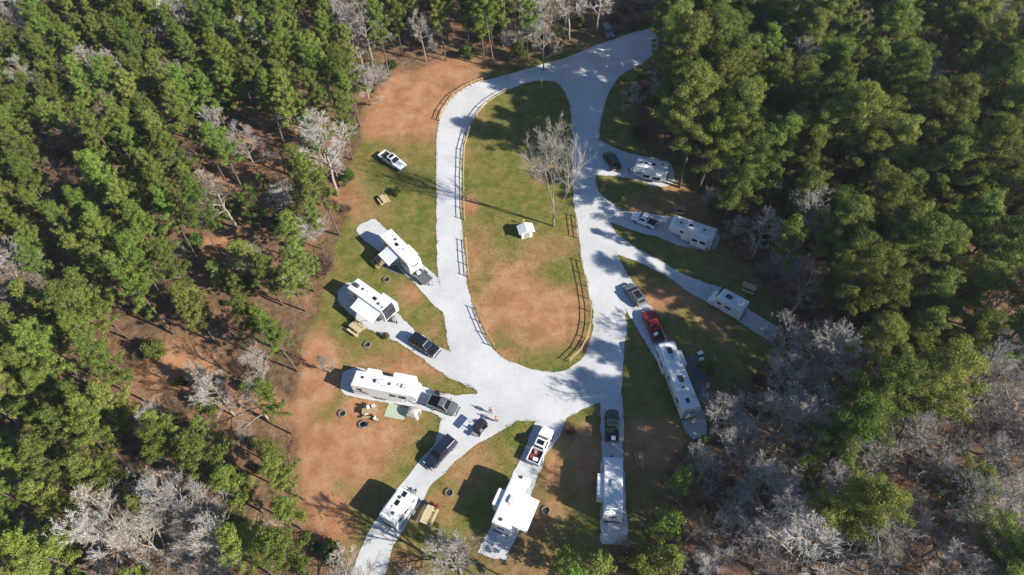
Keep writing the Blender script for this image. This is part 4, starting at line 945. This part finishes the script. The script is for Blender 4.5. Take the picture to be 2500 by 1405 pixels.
picnic_table((1565,1124), R_(90), 'grey picnic table in the brown shade right of the bottom right trailer', s=1.0)
picnic_table((1826,708), R_(-30), 'picnic table in the shade just above the small white camper', 'wood_pale', 1.2)
picnic_table((1658,517), R_(-12), 'picnic table in the shade behind the white fifth-wheel', s=1.2)
picnic_table((938,493), R_(-60), 'weathered picnic table on the open grass below the parked white pickup', 'wood_pale', 1.1)
def fire_ring(pp, label, s=1.0):
    g = G(*pp); e = empty('fire_ring', (g.x, g.y, 0), random.random(), label, 'fire ring', 'fire rings'); e.scale = (s, s, s)
    for k in range(11):
        a = k * 2 * PI / 11; MB().box((0, 0, 0), (.22, .17 + random.uniform(-.02, .03), .22), bev=.05).build('stone', M['stone'], e)
        o = e.children[-1]; o.location = (.45 * math.cos(a), .45 * math.sin(a), .10); o.rotation_euler = (random.gauss(0, .1), random.gauss(0, .1), a + PI/2)
    MB().tube([(0, 0, -.02), (0, 0, .04)], .37, 12).build('ash_bed', M['ash'], e)
for p_, l_ in (((944,684), 'fire ring on grass below the uppermost left trailer'), ((897,843), 'fire ring on clay below the second left trailer'), ((836,1011), 'fire ring on the clay left of the cluttered picnic table'), ((1097,1204), 'fire ring on the grass strip between the two bottom left pads'),
               ((885,1038), 'fire ring just below the cluttered picnic table'), ((1333,1247), 'stone ring beside the awning of the wide bottom centre trailer')):
    fire_ring(p_, l_, 1.15)
def camp_chair(pp, rz, label, m):
    g = G(*pp); e = empty('camp_chair', (g.x, g.y, 0), rz, label, 'chair', 'folding camp chairs')
    MB().quadpanel([(-.26, -.27, .42), (.26, -.27, .42), (.26, .25, .45), (-.26, .25, .45)], 0, 1, 0, 1, .01, .01).build('seat', M[m], e)
    MB().quadpanel([(-.27, -.26, .44), (.27, -.26, .44), (.27, -.42, .95), (-.27, -.42, .95)], 0, 1, 0, 1, .01, .01).build('backrest', M[m], e)
    for a, b in (((-.28, -.3, 0), (.28, -.3, .45)), ((.28, -.3, 0), (-.28, -.3, .45)), ((-.28, .28, 0), (.28, .28, .45)), ((.28, .28, 0), (-.28, .28, .45))): MB().tube([a, b], .012, 5).build('leg', M['black'], e)
    for s in (1, -1): MB().box((s * .30, 0, .62), (.06, .5, .03)).build('armrest', M['black'], e)
for p_, r_, l_, m_ in (((1033,1229), .3, 'black camp chair nearest the short trailer at lower left', 'cloth_dark'), ((1050,1234), .4, 'middle black camp chair of the row above the pale picnic table', 'cloth_dark'), ((1066,1238), .2, 'red camp chair at the right end of the row above the pale picnic table', 'red'),
                       ((985,655), 2.0, 'dark camp chair under the awning of the uppermost left trailer', 'cloth_dark'), ((897,1040), 1.0, 'grey camp chair below the cluttered picnic table', 'grey'), ((922,1028), -2.0, 'beige camp chair right of the cluttered picnic table', 'tarp'), ((862,790), 1.5, 'dark camp chair left of the picnic table by the second left trailer', 'cloth_dark')):
    camp_chair(p_, r_, l_, m_)
def ground_mat(name, pts, m, label, cat, z=.02):
    v = [G(*p) for p in pts]; c = sum(v, Vector()) / len(v); mb = MB(); top = [p - c + Vector((0, 0, z)) for p in v]; bot = [p - c for p in v]; n = len(v)
    mb.add(top + bot, [tuple(range(n))] + [(i, (i+1) % n, n + (i+1) % n, n + i) for i in range(n)]); o = mb.build(name, m); o.location = (c.x, c.y, .002); return tag(o, label, cat)
ground_mat('patio_mat', [(950,983),(1003,1000),(985,1026),(937,1017)], M['mat_green'], 'pale green patio mat on the grass below the long trailer with hose', 'mat', .03)
ground_mat('patio_mat', [(1668,873),(1697,868),(1730,925),(1742,985),(1715,990)], M['mat_grey'], 'dark grey patio mat along the right side of the longest trailer', 'mat', .03)
ground_mat('patio_mat', [(945,638),(985,662),(970,672),(930,650)], M['mat_grey'], 'grey patio mat under the awning of the uppermost left trailer', 'mat', .03)
# dining canopy (pop-up shelter) beside the mat
g = G(1010, 1012); e = empty('tent_shelter', (g.x, g.y, 0), R_(-20), 'small beige pop-up tent beside the pale green mat', 'tent')
MB().loft([rrect(-1.0, 1.0, .85, .2, 0.0), rrect(-.95, .95, .8, .25, .8), rrect(-.6, .6, .5, .25, 1.3), rrect(-.15, .15, .12, .1, 1.5)]).build('fabric', M['tarp'], e)
MB().box((1.0, 0, .5), (.03, .7, .9)).build('door_flap', M['grey'], e)
for s in (1, -1): MB().tube([(-1.0, s*.85, 0), (0, 0, 1.54), (1.0, -s*.85, 0)], .015, 5).build('pole', M['steel'], e)
# coolers and little boxes on and beside the picnic tables
def smallbox(name, pp, z, dims, m, label, cat, rz=0, lid=None):
    g = G(*pp); e = empty(name, (g.x, g.y, z), rz, label, cat); MB().box((0, 0, dims[2]*.42), (dims[0], dims[1], dims[2]*.84), bev=.03).build('tub', M[m], e)
    MB().box((0, 0, dims[2]*.92), (dims[0]*1.03, dims[1]*1.03, dims[2]*.15), bev=.02).build('lid', M[lid or 'white'], e); return e
smallbox('cooler', (1708,866), 0, (.9, .6, .55), 'blue', 'blue and white cooler on the shaded grass right of the longest trailer', 'cooler', .3)
smallbox('cooler', (1712,880), 0, (.7, .5, .45), 'white', 'small white cooler below the blue one, right of the longest trailer', 'cooler', .1)
smallbox('storage_tote', (893,1012), 0, (.7, .5, .45), 'tarp', 'beige storage tote left of the cluttered picnic table', 'box', .2)
smallbox('storage_tote', (915,1000), .93, (.5, .4, .35), 'pink', 'pink tote standing on the cluttered picnic table', 'box', .5)
smallbox('storage_tote', (902,1002), .93, (.4, .4, .4), 'white', 'white tote standing on the cluttered picnic table', 'box', .2)
smallbox('propane_grill', (958,783), .04, (.8, .5, .95), 'grey', 'grey grill standing in front of the black-fronted trailer', 'grill', -.6, 'black')
smallbox('propane_grill', (1068,965), .05, (.7, .5, .95), 'black', 'black grill between the long trailer and the dark pickup', 'grill', .2, 'black')
# hose draped over and along the long trailer on the left
pts = [(878,955,3.0),(905,964,1.0),(940,968,.15),(980,972,.12),(1010,985,.12),(1045,990,.15)]
o = MB().tube([G(*p) for p in pts], .05, 6).build('garden_hose', M['black']); tag(o, 'black hose trailing along the side of the long left trailer', 'hose')
# bicycles by the dark pickup (one, standing)
g = G(1077, 968); e = empty('bicycle', (g.x, g.y, .05), R_(30), 'bicycle standing behind the dark pickup near the long trailer', 'bicycle')
for x in (-.5, .5):
    o = MB().tube([(x + .33*math.cos(t), 0, .34 + .33*math.sin(t)) for t in np.linspace(0, 2*PI, 19)], .022, 5).build('wheel', M['rubber'], e)
MB().tube([(-.5, 0, .34), (-.12, 0, .82), (.38, 0, .84), (-.05, 0, .32), (-.5, 0, .34)], .02, 6).tube([(-.05, 0, .32), (-.15, 0, .9)], .02, 6).tube([(.5, 0, .34), (.36, 0, .95)], .02, 6).build('frame', M['red'], e)
MB().box((-.16, 0, .92), (.25, .13, .06), bev=.02).build('saddle', M['black'], e); MB().tube([(.36, -.28, .98), (.36, .28, .98)], .018, 6).build('handlebar', M['black'], e)
# sign pole at the tip of the island
g = G(1322, 216); e = empty('sign_post', (g.x, g.y, 0), 0, 'thin pale sign post at the upper tip of the grass island', 'sign')
MB().tube([(0, 0, -.3), (0, 0, 2.5)], .05, 8).build('post', M['white'], e); MB().box((0, -.06, 2.1), (.5, .04, .6), bev=.01).build('sign_panel', M['white'], e)
# white kiosk on the island
c = G(1284, 574); e = empty('kiosk_shed', (c.x, c.y, 0), R_(12), 'small white-roofed shed standing on the grass island near the lone bare tree', 'shed'); e.scale = (1.05, 1.05, .8)
MB().box((0, 0, 1.0), (1.9, 1.5, 2.0)).build('wall', M['siding'], e)
sl_ = lambda x0, z0_, x1, z1: [(x0, -1.0, z0_), (x0, 1.0, z0_), (x1, 1.0, z1), (x1, -1.0, z1)]
MB().add([Vector(p) for p in sl_(0, 2.75, 1.35, 2.0)] + [Vector(p) - Vector((0, 0, .07)) for p in sl_(0, 2.75, 1.35, 2.0)], [(0,1,2,3),(7,6,5,4),(0,4,5,1),(1,5,6,2),(2,6,7,3),(3,7,4,0)]).build('roof_slope', M['white'], e)
MB().add([Vector(p) for p in sl_(-.004, 2.75, -1.35, 2.0)] + [Vector(p) - Vector((0, 0, .07)) for p in sl_(-.004, 2.75, -1.35, 2.0)], [(3,2,1,0),(4,5,6,7),(0,1,5,4),(1,2,6,5),(2,3,7,6),(3,0,4,7)]).build('roof_slope', M['white'], e)
for s in (1, -1): MB().add([(-.94, s*.74, 2.0), (.94, s*.74, 2.0), (0, s*.74, 2.62), (-.94, s*.70, 2.0), (.94, s*.70, 2.0), (0, s*.70, 2.62)], [(0,1,2),(5,4,3),(0,3,4,1),(1,4,5,2),(2,5,3,0)]).build('gable', M['siding'], e)
d = MB().box((0, -.765, .95), (.8, .04, 1.8), bev=.01).build('door', M['wall_grey'], e); MB().box((.28, -.80, .95), (.05, .05, .12)).build('handle', M['black'], d)
MB().box((.965, 0, 1.3), (.04, .7, .5), bev=.01).build('window', M['glass'], e)
o = MB().tube([(0,0,-.2),(0,0,1.1)], .07, 8).box((0,0,1.15), (.35,.25,.3), bev=.03).build('water_spigot_post', M['wood_pale']); o.location = G(1278, 549); tag(o, 'short tan utility post just above the white-roofed shed', 'post')
# low bush and felled log
g = G(968, 474); plant(BUSH[2], 'dark_bush', g.x, g.y, .75, 'low dark bush on the grass below the parked white pickup', 'bush', parts=('stem', 'foliage'))
g = G(945, 825); plant(BUSH[1], 'garden_bush', g.x, g.y, .4, 'tiny green bush at the gravel edge beside the black-fronted trailer', 'bush', parts=('stem', 'foliage'))
g = G(1722, 905); plant(BUSH[1], 'garden_bush', g.x, g.y, .9, 'bright green bush at the right end of the dark grey mat', 'bush', parts=('stem', 'foliage'))
for (px, py, s_, lb, pr) in ((1392,1052,.6,'leafless shrub left of the green pickup on the grass wedge',BRUSH[0]),):
    g = G(px, py); plant(pr, 'leafless_shrub', g.x, g.y, s_, lb, 'shrub', parts=('stem', 'twigs'))
o = MB().tube([G(560, 425, .2), G(572, 436, .25), G(590, 449, .2)], [.25, .28, .22], 8).build('felled_log', M['bark_pale']); tag(o, 'pale felled log on the orange clay clearing at upper left', 'log')

# house at the top edge of the photo
c = G(440, 26); e = empty('house', (c.x, c.y, 0), R_(35), 'grey-roofed house at the top left edge beyond the pines', 'house')
MB().box((0, 0, 1.4), (11, 8, 2.8)).build('wall', M['siding'], e)
for s in (1, -1):
    q = [(-6, 0, 5.2), (6, 0, 5.2), (6, s * 4.7, 2.6), (-6, s * 4.7, 2.6)]
    MB().add([Vector(p) for p in q] + [Vector(p) - Vector((0, 0, .15)) for p in q], [(0,1,2,3),(7,6,5,4),(0,4,5,1),(1,5,6,2),(2,6,7,3),(3,7,4,0)]).build('roof_slope', M['shingle'], e)
for s in (1, -1): MB().add([(s*5.48, -3.98, 2.8), (s*5.48, 3.98, 2.8), (s*5.48, 0, 4.98), (s*5.4, -3.98, 2.8), (s*5.4, 3.98, 2.8), (s*5.4, 0, 4.98)], [(0,1,2),(5,4,3),(0,3,4,1),(1,4,5,2),(2,5,3,0)]).build('gable', M['siding'], e)
for x in (-3.5, 3.2): wn = MB().box((x, -4.02, 1.5), (1.2, .06, 1.2), bev=.01).build('window', M['glass'], e); MB().box((x, -4.06, .86), (1.4, .14, .08)).build('sill', M['white'], wn)
d = MB().box((0, -4.02, 1.05), (1.0, .06, 2.1), bev=.01).build('door', M['stripe'], e); MB().box((.38, -4.08, 1.0), (.05, .05, .14)).build('handle', M['steel'], d)

# ------------------------------------------------------------------ people on the gravel junction
def person(pp, rz, label, shirt, stride=.12, arm=.15):
    g = G(*pp); e = empty('person', (g.x, g.y, .085), rz, label, 'person')
    def skin(name, verts, edges, radii, m, par, root=0):
        me_ = bpy.data.meshes.new(name); me_.from_pydata(verts, edges, []); o = bpy.data.objects.new(name, me_); COL.objects.link(o); o.parent = par
        md = o.modifiers.new('skin', 'SKIN'); md.use_smooth_shade = True
        for i, r in enumerate(radii):
            sv = me_.skin_vertices[0].data[i]; sv.radius = (r, r) if not isinstance(r, tuple) else r; sv.use_root = (i == root)
        ss = o.modifiers.new('sub', 'SUBSURF'); ss.levels = 1; ss.render_levels = 2; me_.materials.append(m); return o
    V = [(0, 0, .95)]; E = []; Rd = [(.15, .12)]
    def addv(p, r, frm): V.append(p); Rd.append(r); E.append((frm, len(V) - 1)); return len(V) - 1
    ch = addv((0, 0, 1.22), (.15, .11), 0); sh = addv((.01, 0, 1.42), (.13, .09), ch); nk = addv((.02, 0, 1.52), .055, sh); hd = addv((.035, 0, 1.62), (.085, .095), nk); addv((.03, 0, 1.73), (.07, .08), hd)
    for s in (1, -1):
        hp = addv((0, s * .10, .88), .09, 0); kn = addv((stride * s + .03, s * .11, .50), .06, hp); an = addv((stride * s * 1.4, s * .11, .09), .045, kn); addv((stride * s * 1.4 + .15, s * .13, .05), .04, an)
        so_ = addv((0, s * .19, 1.40), .06, sh); el = addv((-.02 - arm * s * .4, s * .25, 1.12), .043, so_); wr = addv((.06 - arm * s * .6, s * .25, .88), .032, el); pm = addv((.07 - arm * s * .6, s * .245, .81), (.03, .018), wr)
        for k in range(4):
            f1 = addv((.035 + .02 * k - arm * s * .6 + .02, s * .24, .765), .010, pm); addv((.04 + .02 * k - arm * s * .6 + .02, s * .232, .725 + .008 * abs(k - 1.5)), .008, f1)
        t1 = addv((.115 - arm * s * .6, s * .235, .82), .011, pm); addv((.13 - arm * s * .6, s * .23, .79), .009, t1)
    skin('body', V, E, Rd, M['skin'], e)
    k = 1.16; SV = [(0, 0, .93), (0, 0, 1.22), (.01, 0, 1.42), (0, .19, 1.40), (-.02 - arm*.4, .25, 1.12), (0, -.19, 1.40), (-.02 + arm*.4, -.25, 1.12)]
    skin('shirt', SV, [(0,1),(1,2),(2,3),(3,4),(2,5),(5,6)], [(.17,.14), (.175,.13), (.14,.11), .075, .058, .075, .058], M[shirt], e)
    TV = [(0, 0, .95), (0, .10, .88), (stride + .03, .11, .50), (stride*1.4, .11, .12), (0, -.10, .88), (-stride + .03, -.11, .50), (-stride*1.4, -.11, .12)]
    skin('trousers', TV, [(0,1),(1,2),(2,3),(0,4),(4,5),(5,6)], [(.165,.135), .105, .075, .062, .105, .075, .062], M['cloth_blue'], e)
    MB().loft([[(.0 + r * math.cos(a) - .005, r * .85 * math.sin(a), z) for a in np.linspace(0, 2*PI, 11)[:-1]] for r, z in ((.085, 1.62), (.108, 1.68), (.10, 1.75), (.05, 1.80))]).build('hair', M['hair'], e, True)
person((1198,1010), R_(-60), 'person in dark clothes standing on the gravel above the golf cart', 'cloth_dark')
person((1212,1031), R_(140), 'person in rust-coloured top standing right of the golf cart', 'cloth_rust', .16, .25)

# ------------------------------------------------------------------ ground stuff: grass tufts and forest litter
rng = np.random.default_rng(5)
def inroad(px, py):
    r = inpoly(px, py, ROAD) & ~inpoly(px, py, ISLAND)
    for p in PADS: r |= inpoly(px, py, p)
    return r
n = 110000; x = rng.uniform(-50, 55, n); y = rng.uniform(24, 140, n); px, py = Pv(x, y, np.zeros(n))
ii = np.clip(np.searchsorted(ys, y), 1, ny - 1); jj = np.clip(np.searchsorted(xs, x), 1, nx - 1)
k = inpoly(px, py, CAMP) & ~inroad(px, py) & (rng.random(n) < np.clip(grass[ii, jj] - .9 * clay[ii, jj], .03, 1) * 1.0)
x, y = x[k], y[k]; zz = gz[ii[k], jj[k]]; n = len(x)
parts = []
for q in range(2):
    a = np.stack([x + rng.normal(0, .06, n), y + rng.normal(0, .06, n), zz], -1); d = rng.normal(0, .5, (n, 3)); d[:, 2] = 1
    parts.append(leaf_quads(a + unit(d) * .05, d, .15, .07, rng))
ed = np.array([tuple(v) for l in EDGES for v in l]); ed = np.repeat(ed, 7, 0); ed = ed + np.c_[rng.normal(0, .20, (len(ed), 2)), np.zeros(len(ed))]
epx, epy = Pv(ed[:, 0], ed[:, 1], np.zeros(len(ed)))
shr = lambda poly: [(cx_ + (a - cx_) * .985, cy_ + (b - cy_) * .985) for cx_, cy_ in [np.mean(poly, 0)] for a, b in poly]
deep = np.zeros(len(ed), bool)
for q_ in PADS: deep |= inpoly(epx, epy, [tuple(np.array(c_) * .06 + np.array(t_) * .94) for t_ in q_ for c_ in [np.mean(q_, 0)]])
rd = lambda dx, dy: inpoly(epx + dx, epy + dy, ROAD) & ~inpoly(epx + dx, epy + dy, ISLAND)
deep |= rd(5, 0) & rd(-5, 0) & rd(0, 4) & rd(0, -4)
ed = ed[~deep & (vnoise(ed[:, 0] * .9, ed[:, 1] * .9) > .35)]; ed[:, 2] = .02; d = rng.normal(0, .6, ed.shape); d[:, 2] = 1
parts.append(leaf_quads(ed + unit(d) * .06, d, .20, .09, rng))
v, f = merge(parts); o = bpy.data.objects.new('grass', np_mesh('grass', v, f, M['straw'])); COL.objects.link(o); tag(o, 'short mixed green and straw grass growing over the campsite', 'grass', kind='stuff')
n = 90000; x = rng.uniform(-130, 130, n); y = rng.uniform(18, 175, n); px, py = Pv(x, y, np.zeros(n))
k = ~inpoly(px, py, CAMP) & (px > -60) & (px < 2560) & (py > -40) & (py < 1480); x, y = x[k], y[k]; n = len(x)
ii = np.clip(np.searchsorted(ys, y), 1, ny - 1); jj = np.clip(np.searchsorted(xs, x), 1, nx - 1); zz = gz[ii, jj]
k = rng.random(n) < np.clip(1.0 - clay[ii, jj] * 1.1, .05, 1); x, y, zz = x[k], y[k], zz[k]; n = len(x)
a = np.stack([x, y, zz + .02], -1); d = rng.normal(0, 1, (n, 3)); d[:, 2] = np.abs(d[:, 2]) * .6; L_ = rng.uniform(.2, .9, (n, 1))
v, f = twig_prisms(a, a + unit(d) * L_, .018, .008, rng); o = bpy.data.objects.new('forest_litter', np_mesh('forest_litter', v, f, M['twig_brown'])); COL.objects.link(o); tag(o, 'fallen twigs and dead stalks littering the forest floor', 'litter', kind='stuff')


# ------------------------------------------------------------------ thin haze in the air under the drone
hz = MB().box((0, 110, 48.5), (700, 560, 101)).build('haze', bpy.data.materials.new('haze_air')); tag(hz, 'thin pale blue haze filling the air over the campsite', 'haze', kind='stuff')
hm = hz.data.materials[0]; hm.use_nodes = True; t = hm.node_tree; t.nodes.remove(t.nodes['Principled BSDF']); pv = t.nodes.new('ShaderNodeVolumePrincipled')
pv.inputs['Density'].default_value = .00013; pv.inputs['Color'].default_value = (.85, .9, 1.0, 1); pv.inputs['Anisotropy'].default_value = .2
t.links.new(pv.outputs[0], t.nodes['Material Output'].inputs['Volume'])
